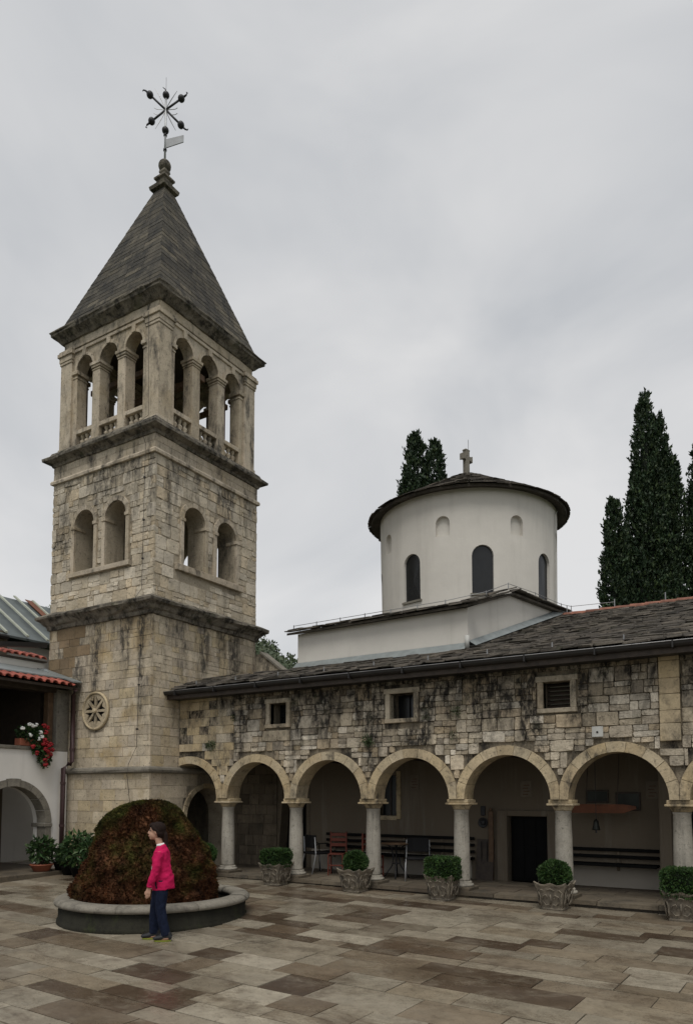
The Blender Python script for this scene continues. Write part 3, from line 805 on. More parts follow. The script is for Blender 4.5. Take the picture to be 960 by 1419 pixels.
def blk_fac(z0, z1):
    out = []
    for i, c in enumerate(cen):
        rr = RO if i else .99
        if z0 < ZS+rr:
            w = math.sqrt(max(0, rr*rr-(z0-ZS)**2)); out.append((c-w, c+w))
    for (a, b, c, d) in WIN:
        if z1 > c-.09 and z0 < d+.11: out.append((a-.12, b+.12))
    if z1 > 2.75: out.append((9.06, 9.38))
    return out
items = []
face_fn = fac
def facmat(s, z): return M_smooth if (s < .15 and random.random() < .7) else M_facade
face_stones(fac, UT, .30, ZS+.35, 4.30, (.15, .21), (.22, .5), blk_fac, facmat, .03, gap=.006, jt=.004)
pieces(ab, 'stone', items, key='ash', limit=60)
items = []
face_stones(fac, .30, UE, ZS+.25, 4.30, (.20, .32), (.20, .50), blk_fac, M_facade, .036, gap=.006, jt=.014, split=.6)
pieces(ab, 'stone', items, key='rub', limit=240)
items = []; z = 2.78
while z < 4.1:
    hh = random.uniform(.2, .3); items.append(((9.22, FV+.0, z+hh/2), (.30, .10, hh-.006), (0, 0, 0), M_smooth)); z += hh
pieces(ab, 'quoin', items, key='ash', b=.035, j=.012)
MB().box((9.0, FV-.10, z), (9.45, FV+.1, z+.10), .01).build('quoin_cap', M_smooth, ab)
# window surrounds
for wi, (a, b, c, d) in enumerate(WIN):
    w = MB().box((a-.13, FV-.035, d), (b+.13, FV+.14, d+.10), .008).build('window', M_frame, ab)
    MB().box((a-.11, FV-.04, c-.08), (b+.11, FV+.15, c), .008).build('sill', M_frame, w)
    for x in (a-.10, b): MB().box((x, FV-.03, c), (x+.10, FV+.15, d), .008).build('jamb', M_frame, w)
    if wi == 2:
        for q in range(6): MB().add(*(lambda z: ([(a, FV+.2, z), (b, FV+.2, z), (b, FV+.26, z+.06), (a, FV+.26, z+.06), (a, FV+.2, z+.012), (b, FV+.2, z+.012), (b, FV+.26, z+.072), (a, FV+.26, z+.072)], [(0, 1, 2, 3), (7, 6, 5, 4), (0, 4, 5, 1), (2, 6, 7, 3)]))(c+.02+q*.075)).build('louvre', M_darkwood, w)
    else:
        MB().box((a, FV+.36, c), (b, FV+.37, d)).build('pane', M_glass, w)
        MB().box(((a+b)/2-.012, FV+.345, c), ((a+b)/2+.012, FV+.358, d)).build('glazing_bar', M_black, w)
# arch rings
for ci, c in enumerate(cen):
    rx = RX if ci else RX0; ry = RX if ci else .79; k = 9 if ci else 8
    lo_a, hi_a = 0, math.pi
    if ci == 0: hi_a = math.acos((UT+.02-c)/(rx+.0))
    half = SP/2 if ci else 1.02
    for i in range(k):
        a0 = lo_a+(hi_a-lo_a)*i/k+.004; a1 = lo_a+(hi_a-lo_a)*(i+1)/k-.004; V = []; F = []; n = 4
        for d in (-.03+random.uniform(-.004, .004), .40):
            for w in (0, .17):
                for t in range(n):
                    a = a0+(a1-a0)*t/(n-1); x = (rx+w)*math.cos(a); zz = (ry+w)*math.sin(a)
                    if w:
                        lim = half-.004 if (x > 0 or ci) else 9
                        if abs(x) > lim: kq = lim/abs(x); x *= kq; zz = max(zz*kq, ry*math.sin(a))
                        if ci == 0 and c+x < UT+.02: x = UT+.02-c
                    V.append(fac(c+x, ZS+zz, d))
        for t in range(n-1): F += [(t, t+1, n+t+1, n+t), (2*n+t, 3*n+t, 3*n+t+1, 2*n+t+1), (n+t, n+t+1, 3*n+t+1, 3*n+t), (t, 2*n+t, 2*n+t+1, t+1)]
        F += [(0, n, 3*n, 2*n), (n-1, 3*n-1, 4*n-1, 2*n-1)]
        o = mesh('voussoir', V, F, M_smooth, ab)
        bm = bmesh.new(); bm.from_mesh(o.data); bmesh.ops.recalc_face_normals(bm, faces=bm.faces); bm.to_mesh(o.data); bm.free()
# columns
ZF = .20
def column(u):
    sh = MB().lathe([(.152, .36), (.146, .40), (.148, .7), (.142, 1.2), (.132, 1.62), (.14, 1.635), (.14, 1.655), (.132, 1.665)], (u, 0), 24).build('column', M_column, ab, True)
    MB().lathe([(.15, 1.665), (.155, 1.69), (.185, 1.735), (.195, 1.75)], (u, 0), 24).build('capital', M_smooth, sh, True)
    MB().box((u-.225, -.225, 1.75), (u+.225, .225, 1.785), .006).build('abacus', M_smooth, sh)
    MB().box((u-.20, -.20, 1.785), (u+.20, .20, 1.85), .01).build('abacus', M_smooth, sh)
    MB().lathe([(.205, .27), (.215, .29), (.205, .315), (.17, .33), (.18, .35), (.16, .365)], (u, 0), 24).build('base', M_column, sh, True)
    MB().box((u-.23, -.25, .03), (u+.23, .23, .27), .012).build('plinth', M_floor, sh)
for i in range(7): column(SP*i)
# floor and step
fl = MB().box((UT, -.24, -.2), (UE, 1.72, ZF-.012)).build('floor', M_joint, ab)
items = []
for rv0, rv1 in ((-.29, .12), (.12, .55), (.55, .98), (.98, 1.40), (1.40, 1.70)):
    x = UT+.02
    while x < UE-.1:
        l = min(random.uniform(.6, 1.3), UE-x)
        items.append(((x+l/2, (rv0+rv1)/2, ZF-.03+random.uniform(-.004, .006)), (l-.01, rv1-rv0-.01, .07), (0, 0, 0), M_floor)); x += l
pieces(fl, 'floor_slab', items, key='slab2', b=.02, j=.004)
# inner back wall with door and window openings
BV = 1.70
bw = lambda s, z, d: (s, BV+d, z)
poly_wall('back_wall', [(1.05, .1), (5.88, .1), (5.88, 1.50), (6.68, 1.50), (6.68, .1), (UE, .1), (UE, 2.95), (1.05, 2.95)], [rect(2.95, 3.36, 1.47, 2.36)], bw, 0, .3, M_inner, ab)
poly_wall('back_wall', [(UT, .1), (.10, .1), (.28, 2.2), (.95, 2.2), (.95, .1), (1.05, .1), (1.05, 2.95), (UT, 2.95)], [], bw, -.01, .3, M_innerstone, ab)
items = []
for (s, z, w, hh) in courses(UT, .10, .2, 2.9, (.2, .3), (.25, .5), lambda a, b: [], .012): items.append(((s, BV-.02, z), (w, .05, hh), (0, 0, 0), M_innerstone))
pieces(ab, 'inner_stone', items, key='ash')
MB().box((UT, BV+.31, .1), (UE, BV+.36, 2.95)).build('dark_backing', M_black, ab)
d = MB().box((5.90, BV+.16, .2), (6.66, BV+.21, 1.49), .006).build('door', M_black, ab)
for q in range(3): MB().box((5.93+q*.245, BV+.145, .25), (6.15+q*.245, BV+.159, 1.45), .004).build('door_plank', M_black, d)
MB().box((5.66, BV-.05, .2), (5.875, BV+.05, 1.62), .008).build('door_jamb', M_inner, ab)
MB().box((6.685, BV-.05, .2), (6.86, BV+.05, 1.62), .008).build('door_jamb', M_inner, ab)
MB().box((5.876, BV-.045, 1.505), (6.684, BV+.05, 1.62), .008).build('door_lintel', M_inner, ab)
w = MB().box((2.955, BV+.12, 1.475), (3.355, BV+.14, 2.355)).build('window', M_glass, ab)
MB().box((3.14, BV+.10, 1.475), (3.17, BV+.119, 2.355)).build('glazing_bar', M_darkwood, w)
for (a, b, c, d_) in ((2.85, 2.95, 1.4, 2.45), (3.36, 3.46, 1.4, 2.45), (2.95, 3.36, 1.37, 1.465)): MB().box((a, BV-.03, c), (b, BV+.05, d_), .005).build('window_frame', M_smooth, w)
M_dado = plaster('whitewashed_dado', (.34, .31, .265), .5)
for (a, b) in ((1.10, 5.10), (6.87, 8.77)): MB().box((a, BV-.014, .21), (b, BV-.002, .66), .004).build('dado', M_dado, ab)
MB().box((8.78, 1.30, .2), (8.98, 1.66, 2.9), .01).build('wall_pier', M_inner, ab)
MB().box((9.02, 1.62, .2), (9.9, 1.69, 1.9), .01).build('side_door', M_black, ab)
# ceiling and beams
MB().box((UT, .22, 2.80), (UE, BV+.3, 2.86)).build('ceiling', M_darkwood, ab)
x = -.9
while x < UE: MB().box((x-.06, .20, 2.64), (x+.06, BV-.005, 2.795), .008).build('ceiling_beam', M_darkwood, ab); x += .72
# roof
SL = math.tan(R(19)); RV0, RZ0 = -.60, 4.33
rz = lambda v_: RZ0+(v_-RV0)*SL
def roof_block(name, a, b, va, vb, t=.06):
    V = []
    for (uu, vv) in ((a, va), (b, va), (b, vb), (a, vb)): V += [(uu, vv, rz(vv)-.03), (uu, vv, rz(vv)-.03-t)]
    return MB().add(V, [(0, 2, 4, 6), (1, 7, 5, 3), (0, 1, 3, 2), (2, 3, 5, 4), (4, 5, 7, 6), (6, 7, 1, 0)]).build(name, M_roof, ab)
RIDGE = 4.95
rf = roof_block('roof', UT-.02, UE, RV0, .72)
roof_block('roof_upper', 6.02, UE, .73, RIDGE)
roof_block('roof_upper', 5.50, 6.01, .73, 2.6)
V = [(6.02, RIDGE, rz(RIDGE)-.03), (UE, RIDGE, rz(RIDGE)-.03), (UE, RIDGE+5, 4.4), (6.3, RIDGE+5, 4.4)]
MB().add(V, [(0, 1, 2, 3)]).build('roof_back', M_roof, ab)
MB().add([(UE, FV, 4.3), (UE, RIDGE+5, 4.3), (UE, RIDGE, rz(RIDGE)-.05)], [(0, 1, 2)]).build('gable', M_facmortar, ab)
items = []; vv = RV0-.05; rowi = 0
while vv < RIDGE:
    ex = .155
    x = UT-.05+random.uniform(0, .2)
    ulo = UT-.05
    if vv > .55: ulo = 5.48+(vv-.75)*.145; x = max(x, ulo)
    while x < UE:
        l = random.uniform(.2, .46)
        if not (vv > .15 and x < 1.25 and vv <= .55 and random.random() < .5):
            t = random.uniform(.018, .045)
            items.append(((x+l/2, vv+.12, rz(vv+.12)+.012+random.uniform(-.008, .014)), (l-.012, .27*random.uniform(.9, 1.1), t), (R(19)-R(6)+random.uniform(-.03, .03), random.uniform(-.03, .03), random.uniform(-.05, .05)), M_roof))
        x += l
    vv += ex
pieces(rf, 'slate', items, key='slate', b=.07, j=.06, limit=300)
# ridge tiles
x = 6.1
while x < UE:
    n = 8; V = []
    for (xx, rr) in ((x, .10), (x+.36, .085)):
        for i in range(n+1):
            t = math.pi*i/n; V.append((xx, RIDGE+rr*1.25*math.cos(t), rz(RIDGE)-.02+rr*math.sin(t)+random.uniform(-.004, .004)))
        for i in range(n+1):
            t = math.pi*i/n; V.append((xx, RIDGE+(rr-.015)*1.25*math.cos(t), rz(RIDGE)-.02+(rr-.015)*math.sin(t)))
    m = n+1; F = []
    for i in range(n): F += [(i, i+1, 2*m+i+1, 2*m+i), (m+i, 3*m+i, 3*m+i+1, m+i+1), (i, m+i, m+i+1, i+1), (2*m+i, 2*m+i+1, 3*m+i+1, 3*m+i)]
    mesh('ridge_tile', V, F, M_ridge, rf); x += .33
x = 6.3
while x < UE: MB().tube([(x, RIDGE, rz(RIDGE)+.05), (x, RIDGE, rz(RIDGE)+.25)], .012, 5).build('wire_post', M_wire, rf); x += 1.1
# gutter
V = []; F = []
ns = 6
g = MB()
prof = [(-.64+.075*math.cos(t), 4.265+.075*math.sin(t)) for t in [R(x) for x in range(0, -181, -30)]]+[(-.64-.068, 4.275), (-.64+.068, 4.275)]
g.loft([[(UT-.30, y, z) for y, z in prof], [(UE, y, z) for y, z in prof]])
gu = g.build('gutter', M_gutter, ab)
MB().tube([(UT-.30, -.718, 4.275), (UE, -.718, 4.275)], .007, 6).build('gutter_lit_edge', M_wire, gu)  # thin pale tube paints the lit top edge along the dark gutter
MB().box((UT-.02, -.58, 4.12), (UE, -.17, 4.19)).build('soffit', M_gutter, ab)
MB().box((UT-.02, -.60, 4.10), (UE, -.575, 4.28)).build('fascia', M_darkwood, ab)
x = -1.0
while x < UE: MB().box((x-.012, -.735, 4.17), (x+.012, -.60, 4.285)).build('gutter_bracket', M_gutter, gu); MB().tube([(x+.4, -.45, rz(-.45)+.02), (x+.4, -.45, rz(-.45)+.12)], .012, 5).build('snow_guard', M_wire, rf); x += 1.15

# stub wall behind the roof beside the tower
V = [(-1.50, 2.64, 2.9), (-.28, 2.64, 2.9), (-.28, 2.64, 5.00), (-1.19, 2.64, 5.68), (-1.50, 2.64, 5.68)]
sw = MB().add(V+[(x, y+.25, z) for x, y, z in V], [(0, 1, 2, 3, 4), (9, 8, 7, 6, 5), (0, 5, 6, 1), (1, 6, 7, 2), (2, 7, 8, 3), (3, 8, 9, 4), (4, 9, 5, 0)]).build('parapet_wall', M_towerlow)
tag(sw, 'short sloping stone wall between bell tower and hillside above the roof', 'wall')
V = [(-1.21, 2.60, 5.69), (-.25, 2.60, 4.975), (-.25, 2.93, 4.975), (-1.21, 2.93, 5.69)]
MB().add(V+[(x, y, z+.06) for x, y, z in V], [(0, 3, 2, 1), (4, 5, 6, 7), (0, 1, 5, 4), (1, 2, 6, 5), (2, 3, 7, 6), (3, 0, 4, 7)]).build('coping', M_rim, sw)

# ------------------------------------------------------------------ church
ch = thing('church', 'white plastered church with round windowed drum and slate cone roof', 'church', (3.7, 4.5, .1))
A0, A1, Bk = (1.35, .75), (5.45, .75), (6.10, 5.2)
pk = (5.71, 2.54)
zb = 2.9
V = [(*A0, zb), (*A1, zb), (*pk, zb), (*Bk, zb), (6.2, 8.2, zb), (1.35, 8.2, zb), (*A0, 5.56), (*A1, 5.63), (*pk, 6.26), (*Bk, 6.33), (6.2, 8.2, 6.3), (1.35, 8.2, 6.3)]
MB().add(V, [(0, 1, 7, 6), (1, 2, 8, 7), (2, 3, 9, 8), (3, 4, 10, 9), (4, 5, 11, 10), (5, 0, 6, 11)]).build('wall', M_white, ch)
T = lambda p, z: (p[0], p[1], z)
V = [(1.15, .60, 5.58), (5.52, .60, 5.66), (5.82, 2.52, 6.30), (6.22, 5.2, 6.38), (6.3, 8.3, 6.36), (1.15, 8.3, 6.36), (1.15, 2.6, 6.10)]
V2 = [(x, y, z-.05) for x, y, z in V]
MB().add(V+V2, [(0, 1, 2, 6), (6, 2, 3), (6, 3, 4, 5), (7, 13, 9, 8), (13, 10, 9), (13, 12, 11, 10), (0, 7, 8, 1), (1, 8, 9, 2), (2, 9, 10, 3), (3, 10, 11, 4), (4, 11, 12, 5), (5, 12, 13, 6), (6, 13, 7, 0)]).build('roof', M_roof, ch)
chroof = ch.children[-1]
items = []
def edge_slates(p, q, n, tilt=0, d=.22, thick=(.02, .04), ov=.05):
    p, q = Vector(p), Vector(q); L_ = (q-p).length; dr = (q-p).normalized(); ang = math.atan2(dr.y, dr.x); pit = -math.asin(dr.z)
    x = 0
    while x < L_:
        l = random.uniform(.25, .5); c = p+dr*(x+l/2)+Vector((0, 0, .015+random.uniform(0, .012)))
        items.append((c, (l-.01, d, random.uniform(*thick)), (random.uniform(-.03, .03)+tilt, pit+random.uniform(-.02, .02), ang), M_roof)); x += l
edge_slates((1.12, .62, 5.60), (5.50, .62, 5.68), 1, .15)
edge_slates((1.12, .74, 5.65), (5.50, .74, 5.73), 1, .15)
edge_slates((5.52, .62, 5.68), (5.82, 2.5, 6.32), 1)
edge_slates((5.40, .72, 5.75), (5.72, 2.5, 6.37), 1)
edge_slates((5.80, 2.5, 6.33), (6.20, 5.2, 6.40), 1)
pieces(chroof, 'slate', items, key='slate')
# flashing where the arcade roof meets the wall
MB().add([(1.33, .735, 4.70), (5.45, .735, 4.70), (5.45, .735, 4.93), (1.33, .735, 4.90), (1.33, .55, 4.75), (5.45, .55, 4.75)], [(0, 1, 2, 3), (3, 2, 5, 4)]).build('flashing', M_flash, ch)
V = []
for t in [i/8 for i in range(9)]:
    x = 5.46+(6.12-5.46)*t; y = .74+(5.2-.74)*t; V += [(x+.012, y, rz(y)-.02), (x+.012, y, rz(y)+.17), (x+.16, y, rz(y)+.065)]
MB().add(V, [q for i in range(8) for q in ((3*i, 3*i+3, 3*i+4, 3*i+1), (3*i+1, 3*i+4, 3*i+5, 3*i+2))]).build('flashing', M_flash, ch)
MB().tube([(5.47, .66, 4.80), (5.47, .66, 5.05)], .045, 10).build('vent_pipe', M_plate, ch, True)
# drum: curved wall with real openings
DC = (3.66, 5.2); DR = 2.27; DZ0, DZ1 = 5.6, 9.14
vd = math.atan2(CAM.y-DC[1], CAM.x-DC[0])       # bearing of the open side
wins = []
for q in range(8):
    wins.append((vd+R(9.0)+q*R(45), .255, 6.60, 7.50, True)); wins.append((vd+R(-14.5)+q*R(45), .17, 8.03, 8.34, False))
def wang(a): return (a+math.pi) % (2*math.pi)-math.pi
cut = math.pi    # seam on the hidden side
vs2 = []; eds = []; loops = []
for (a, w, z0, z1, glz) in wins:
    s = wang(a-vd)*DR
    lp = arch_loop(s, w, z0, z1, None, 10)
    if abs(s) > math.pi*DR-.35: continue
    b0 = len(vs2); vs2 += [Vector(p) for p in lp]; eds += [(b0+i, b0+(i+1) % len(lp)) for i in range(len(lp))]; loops.append((lp, glz, b0, w, s, z0, z1))
LS = math.pi*DR; NS = 88; NZ = 9
b0 = len(vs2)
def inside(p, lp):
    c = False; j = len(lp)-1
    for i in range(len(lp)):
        if (lp[i][1] > p[1]) != (lp[j][1] > p[1]) and p[0] < (lp[j][0]-lp[i][0])*(p[1]-lp[i][1])/(lp[j][1]-lp[i][1])+lp[i][0]: c = not c
        j = i
    return c
bnd = []
for i in range(NS+1):
    for k in range(NZ+1):
        p = (-LS+2*LS*i/NS, DZ0+(DZ1-DZ0)*k/NZ)
        if 0 < k < NZ and 0 < i < NS and any(inside(p, l[0]) or min(math.hypot(p[0]-q[0], p[1]-q[1]) for q in l[0]) < .03 for l in loops): continue
        vs2.append(Vector(p))
res = delaunay_2d_cdt(vs2, eds, [], 0, 1e-5)
wp = lambda s, z, r: (DC[0]+r*math.cos(vd+s/DR), DC[1]+r*math.sin(vd+s/DR), z)
bat = lambda z: DR*(1+.012*(z-7.3)/1.8)
VV = [wp(p.x, p.y, bat(p.y)) for p in res[0]]; FF = []
for t in res[2]:
    c = (sum(res[0][i].x for i in t)/len(t), sum(res[0][i].y for i in t)/len(t))
    if any(inside(c, l[0]) for l in loops): continue
    FF.append(tuple(t))
drum = mesh('drum', VV, FF, M_white, ch, True)
for (lp, glz, _, w, s, z0, z1) in loops:
    dep = .07 if glz else .10; m = len(lp)
    V = [wp(p[0], p[1], bat(p[1])) for p in lp]+[wp(p[0], p[1], bat(p[1])-dep) for p in lp]
    rv = mesh('window_reveal' if glz else 'niche_reveal', V, [(i, (i+1) % m, m+(i+1) % m, m+i) for i in range(m)], M_white, drum)
    V = [wp(p[0], p[1], bat(p[1])-dep+.005) for p in lp]+[wp(s, (z0+z1)/2, bat(z0)-dep+.005)]
    mesh('window_pane' if glz else 'niche_back', V, [(i, (i+1) % m, m) for i in range(m)], M_glass if glz else M_white, drum)
    if glz:
        V = []; 
        for (ss, zz, rr) in [(s+a_*(w+.04), z0+b_, bat(z0)+c_) for a_ in (-1, 1) for b_ in (-.05, 0) for c_ in (-.06, .05)]: V.append(wp(ss, zz, rr))
        MB().add(V, [(0, 1, 3, 2), (4, 6, 7, 5), (0, 4, 5, 1), (2, 3, 7, 6), (1, 5, 7, 3), (0, 2, 6, 4)]).build('window_sill', M_rim, drum)
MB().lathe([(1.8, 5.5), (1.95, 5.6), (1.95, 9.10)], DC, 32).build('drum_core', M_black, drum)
# cone roof of stone slates
cr_ = MB().lathe([(2.2, 9.13), (2.40, 9.10), (2.53, 9.06), (2.545, 9.12), (2.2, 9.31), (1.4, 9.74), (.5, 10.23), (.08, 10.42), (.02, 10.44)], DC, 72, .006).build('cone_roof', M_roof, ch)
items = []
ring = 0; rr = 2.50
while rr > .25:
    zz = 9.12+(2.545-rr)*.54; n = max(8, int(2*math.pi*rr/.32)); ph = random.random()
    for k in range(n):
        t = 2*math.pi*(k+ph)/n+random.uniform(-.01, .01)
        items.append(((DC[0]+rr*math.cos(t), DC[1]+rr*math.sin(t), zz+.02+random.uniform(-.006, .012)), (.26, 2*math.pi*rr/n-.01, random.uniform(.014, .028)), (0, R(28)-R(7)+random.uniform(-.03, .03), t), M_roof))
    rr -= .17
pieces(cr_, 'slate', items, key='slate', limit=200)
# stone cross
cx_ = thing('stone_cross', 'small weathered stone cross on top of the drum roof', 'cross', (DC[0], DC[1], 10.42))
def rbox(c, sx, sy, z0, z1, ang, bev=.008):
    mb = MB().box((-sx, -sy, z0), (sx, sy, z1), bev); ca, sa = math.cos(ang), math.sin(ang)
    mb.v = [(c[0]+x*ca-y*sa, c[1]+x*sa+y*ca, z) for x, y, z in mb.v]; return mb
ca_ = R(75)
rbox(DC, .075, .06, 10.38, 11.10, ca_).build('shaft', M_rim, cx_)
for s in (-1, 1):
    q = (DC[0]+s*.125*math.cos(ca_), DC[1]+s*.125*math.sin(ca_)); rbox(q, .05, .055, 10.84, 10.96, ca_).build('cross_arm', M_rim, cx_)
    q = (DC[0]+s*.19*math.cos(ca_), DC[1]+s*.19*math.sin(ca_)); rbox(q, .02, .06, 10.815, 10.985, ca_).build('arm_end', M_rim, cx_)
rbox(DC, .09, .062, 11.09, 11.13, ca_).build('cross_head', M_rim, cx_)
MB().tube([(DC[0]+.02, DC[1]+.1, 10.4), (DC[0]+.02, DC[1]+.1, 11.45)], .008, 5).build('lightning_rod', M_wire, cx_)
# lightning wire along the church eave
wire = thing('lightning_wire', 'thin lightning wire on short posts along the church eave', 'wire', (3.3, .7, 5.7))
pp = [(1.3+i*.62, .66, 5.74+i*.011) for i in range(7)]+[(5.6, 1.4, 6.08), (5.76, 2.3, 6.45), (5.95, 3.6, 6.52), (6.15, 5.0, 6.55), (6.4, 4.95, 6.45), (7.4, 4.95, 6.42)]
MB().tube(pp, .007, 5).build('wire_run', M_wire, wire)
for p in pp[:-1]: MB().tube([(p[0], p[1], p[2]-.12), (p[0], p[1], p[2]+.02)], .011, 5).build('post', M_wire, wire)
dw = thing('drum_cable', 'thin white cable clipped down the side of the round drum', 'cable', (5.6, 4.0, 6.3))
an = vd+R(69)
pt_ = lambda z, r: (DC[0]+r*math.cos(an), DC[1]+r*math.sin(an), z)
MB().tube([(DC[0]+2.33*math.cos(an+.1), DC[1]+2.33*math.sin(an+.1), 9.06), pt_(8.9, 2.32), pt_(7.5, 2.31), pt_(6.3, 2.29)], .012, 5).build('wire_run', M_plate, dw)

# ------------------------------------------------------------------ left wing with loggia
lw = thing('loggia_wing', 'white plastered wing with stone arch, loggia and red tiled eave', 'building', (-5, -4, .1))
LU = -4.10
lf = lambda s, z, d: (LU-d, s, z)
zg = .0
notch = lambda c, r, zs_, n=16: [(c-r, zg)]+[(c-r*math.cos(math.pi*i/n), zs_+r*math.sin(math.pi*i/n)) for i in range(n+1)]+[(c+r, zg)]
AC, AR = -2.56, .86
poly_wall('wall', [(-7.4, zg)]+notch(-5.35, AR, 1.27)+notch(AC, AR, 1.27)+[(v0-.02, zg), (v0-.02, 2.96), (-7.4, 2.96)], [], lf, .0, .45, M_left, lw)
for c in (AC, -5.35):
    k = 9
    for i in range(k):
        a0, a1 = math.pi*i/k+.006, math.pi*(i+1)/k-.006; V = []; F = []; n = 4
        pr = -.05 if i == k//2 else -.03
        for d in (pr, .3):
            for r in (AR-.01, AR+.145+(.02 if i == k//2 else 0)):
                for t in range(n):
                    a = a0+(a1-a0)*t/(n-1); V.append(lf(c+r*math.cos(a), 1.27+r*math.sin(a), d))
        for t in range(n-1): F += [(t, t+1, n+t+1, n+t), (2*n+t, 3*n+t, 3*n+t+1, 2*n+t+1), (n+t, n+t+1, 3*n+t+1, 3*n+t), (t, 2*n+t, 2*n+t+1, t+1)]
        F += [(0, n, 3*n, 2*n), (n-1, 3*n-1, 4*n-1, 2*n-1)]
        mesh('voussoir', V, F, M_rim, lw)
    for s in (-1, 1):
        a, b = sorted((c+s*(AR-.05), c+s*(AR+.16)))
        MB().box((LU-.46, a, 1.18), (LU+.05, b, 1.265), .01).build('impost', M_rim, lw)
        a, b = sorted((c+s*(AR-.01), c+s*(AR+.145)))
        MB().box((LU-.3, a, .1), (LU+.028, b, 1.178), .01).build('arch_pier', M_rim, lw)
MB().box((LU-.5, -7.4, 2.962), (LU+.05, -1.48, 3.04), .01).build('loggia_sill', M_rim, lw)
MB().box((LU-.40, -1.47, 2.961), (LU, v0-.02, 4.45), .01).build('corner_pillar', M_rim, lw)
MB().box((LU-.30, -1.62, 3.042), (LU-.12, -1.475, 4.45), .01).build('timber_post', M_wood, lw)
MB().box((LU-.42, -7.4, 4.36), (LU-.02, -1.475, 4.52), .01).build('lintel_beam', M_darkwood, lw)
MB().box((LU-.9, -7.4, 2.80), (LU-.46, v0-.03, 2.9)).build('loggia_floor', M_darkwood, lw)
MB().box((-6.6, -7.4, 2.80), (LU-.91, v0-.03, 2.9)).build('loggia_floor', M_darkwood, lw)
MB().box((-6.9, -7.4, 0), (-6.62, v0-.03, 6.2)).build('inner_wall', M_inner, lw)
MB().box((-6.6, -7.4, 4.56), (LU-.05, v0-.03, 4.60)).build('loggia_ceiling', M_darkwood, lw)
MB().box((-6.6, -1.55, 2.905), (-4.62, v0-.04, 4.55)).build('loggia_end_wall', M_darkwood, lw)
wd = MB().box((-6.618, -1.95, .9), (-6.60, -1.3, 2.0)).build('window', M_glass, lw)
MB().box((-6.60, -1.65, .9), (-6.58, -1.60, 2.0)).build('glazing_bar', M_wood, wd)
MB().box((LU-.75, -3.05, 3.05), (LU-.70, -2.72, 3.95), .006).build('door_leaf', M_plate, lw)
# raised paved threshold
MB().box((-6.6, -7.4, -.1), (-3.55, v0-.03, .20), .02).build('threshold', M_floor, lw)
# tiled roof
rp = math.tan(R(17))
tz = lambda u_: 4.52+(-3.68-u_)*rp
V = [(-3.70, -7.5, tz(-3.70)-.05), (-3.70, -1.16, tz(-3.70)-.05), (-5.2, -1.16, tz(-5.2)-.05), (-5.2, -7.5, tz(-5.2)-.05)]
lr = MB().add(V+[(x, y, z-.06) for x, y, z in V], [(0, 1, 2, 3), (7, 6, 5, 4), (0, 4, 5, 1), (1, 5, 6, 2), (2, 6, 7, 3), (3, 7, 4, 0)]).build('roof', M_darkwood, lw)
tile_me = None
yy = -5.9
def barrel(u_a, u_b, y, up=True, w=.085):
    V = []; n = 6
    for (uu, k) in ((u_a, 1.0), (u_b, .85)):
        for r in (w*k, w*k-.014):
            for i in range(n+1):
                t = math.pi*i/n; V.append((uu, y+r*math.cos(t), tz(uu)+(r*math.sin(t)*.9 if up else .045-r*math.sin(t)*.6)))
    m = n+1; F = []
    for i in range(n): F += [(i, 2*m+i, 2*m+i+1, i+1), (m+i, m+i+1, 3*m+i+1, 3*m+i), (i, i+1, m+i+1, m+i), (2*m+i, 3*m+i, 3*m+i+1, 2*m+i+1)]
    return V, F
while yy < -1.30:
    V, F = barrel(-3.60+random.uniform(-.02, .02), -4.05, yy); mesh('tile', V, F, M_tile, lr)
    V, F = barrel(-3.62, -4.05, yy+.10, False, .07); mesh('tile', V, F, M_tile, lr)
    V, F = barrel(-3.98, -4.42, yy); mesh('tile', V, F, M_tile, lr)
    yy += .20
sl_ = [(-4.02, -7.5), (-4.02, -1.14), (-5.1, -1.14), (-5.1, -7.5)]
V = [(a, b, tz(a)+.10) for a, b in sl_]
MB().add(V+[(x, y, z-.03) for x, y, z in V], [(0, 1, 2, 3), (7, 6, 5, 4), (0, 4, 5, 1), (1, 5, 6, 2), (2, 6, 7, 3), (3, 7, 4, 0)]).build('lead_flashing', M_flash, lw)
V = [(-3.66, -1.36, tz(-3.66)+.10), (-3.66, -1.13, tz(-3.66)+.12), (-5.1, -1.13, tz(-5.1)+.14), (-5.1, -1.36, tz(-5.1)+.12)]
MB().add(V+[(x, y, z-.03) for x, y, z in V], [(0, 1, 2, 3), (7, 6, 5, 4), (0, 4, 5, 1), (1, 5, 6, 2), (2, 6, 7, 3), (3, 7, 4, 0)]).build('lead_flashing', M_flash, lw)
MB().box((-5.35, -7.5, 4.5), (-5.05, -1.16, 5.20)).build('upper_wall', M_left, lw)
yy = -2.3
up_ = MB().box((-5.5, -7.5, 5.205), (-4.95, -1.16, 5.24)).build('eave_board', M_darkwood, lw)
def barrel2(y):
    V, F = barrel(-4.88, -5.4, y); return [(x, yv, z-tz(-4.88)+5.27+(0)) for x, yv, z in V], F
yy = -2.25
while yy < -1.2:
    V, F = barrel2(yy); mesh('tile', V, F, M_tile, up_); yy += .19
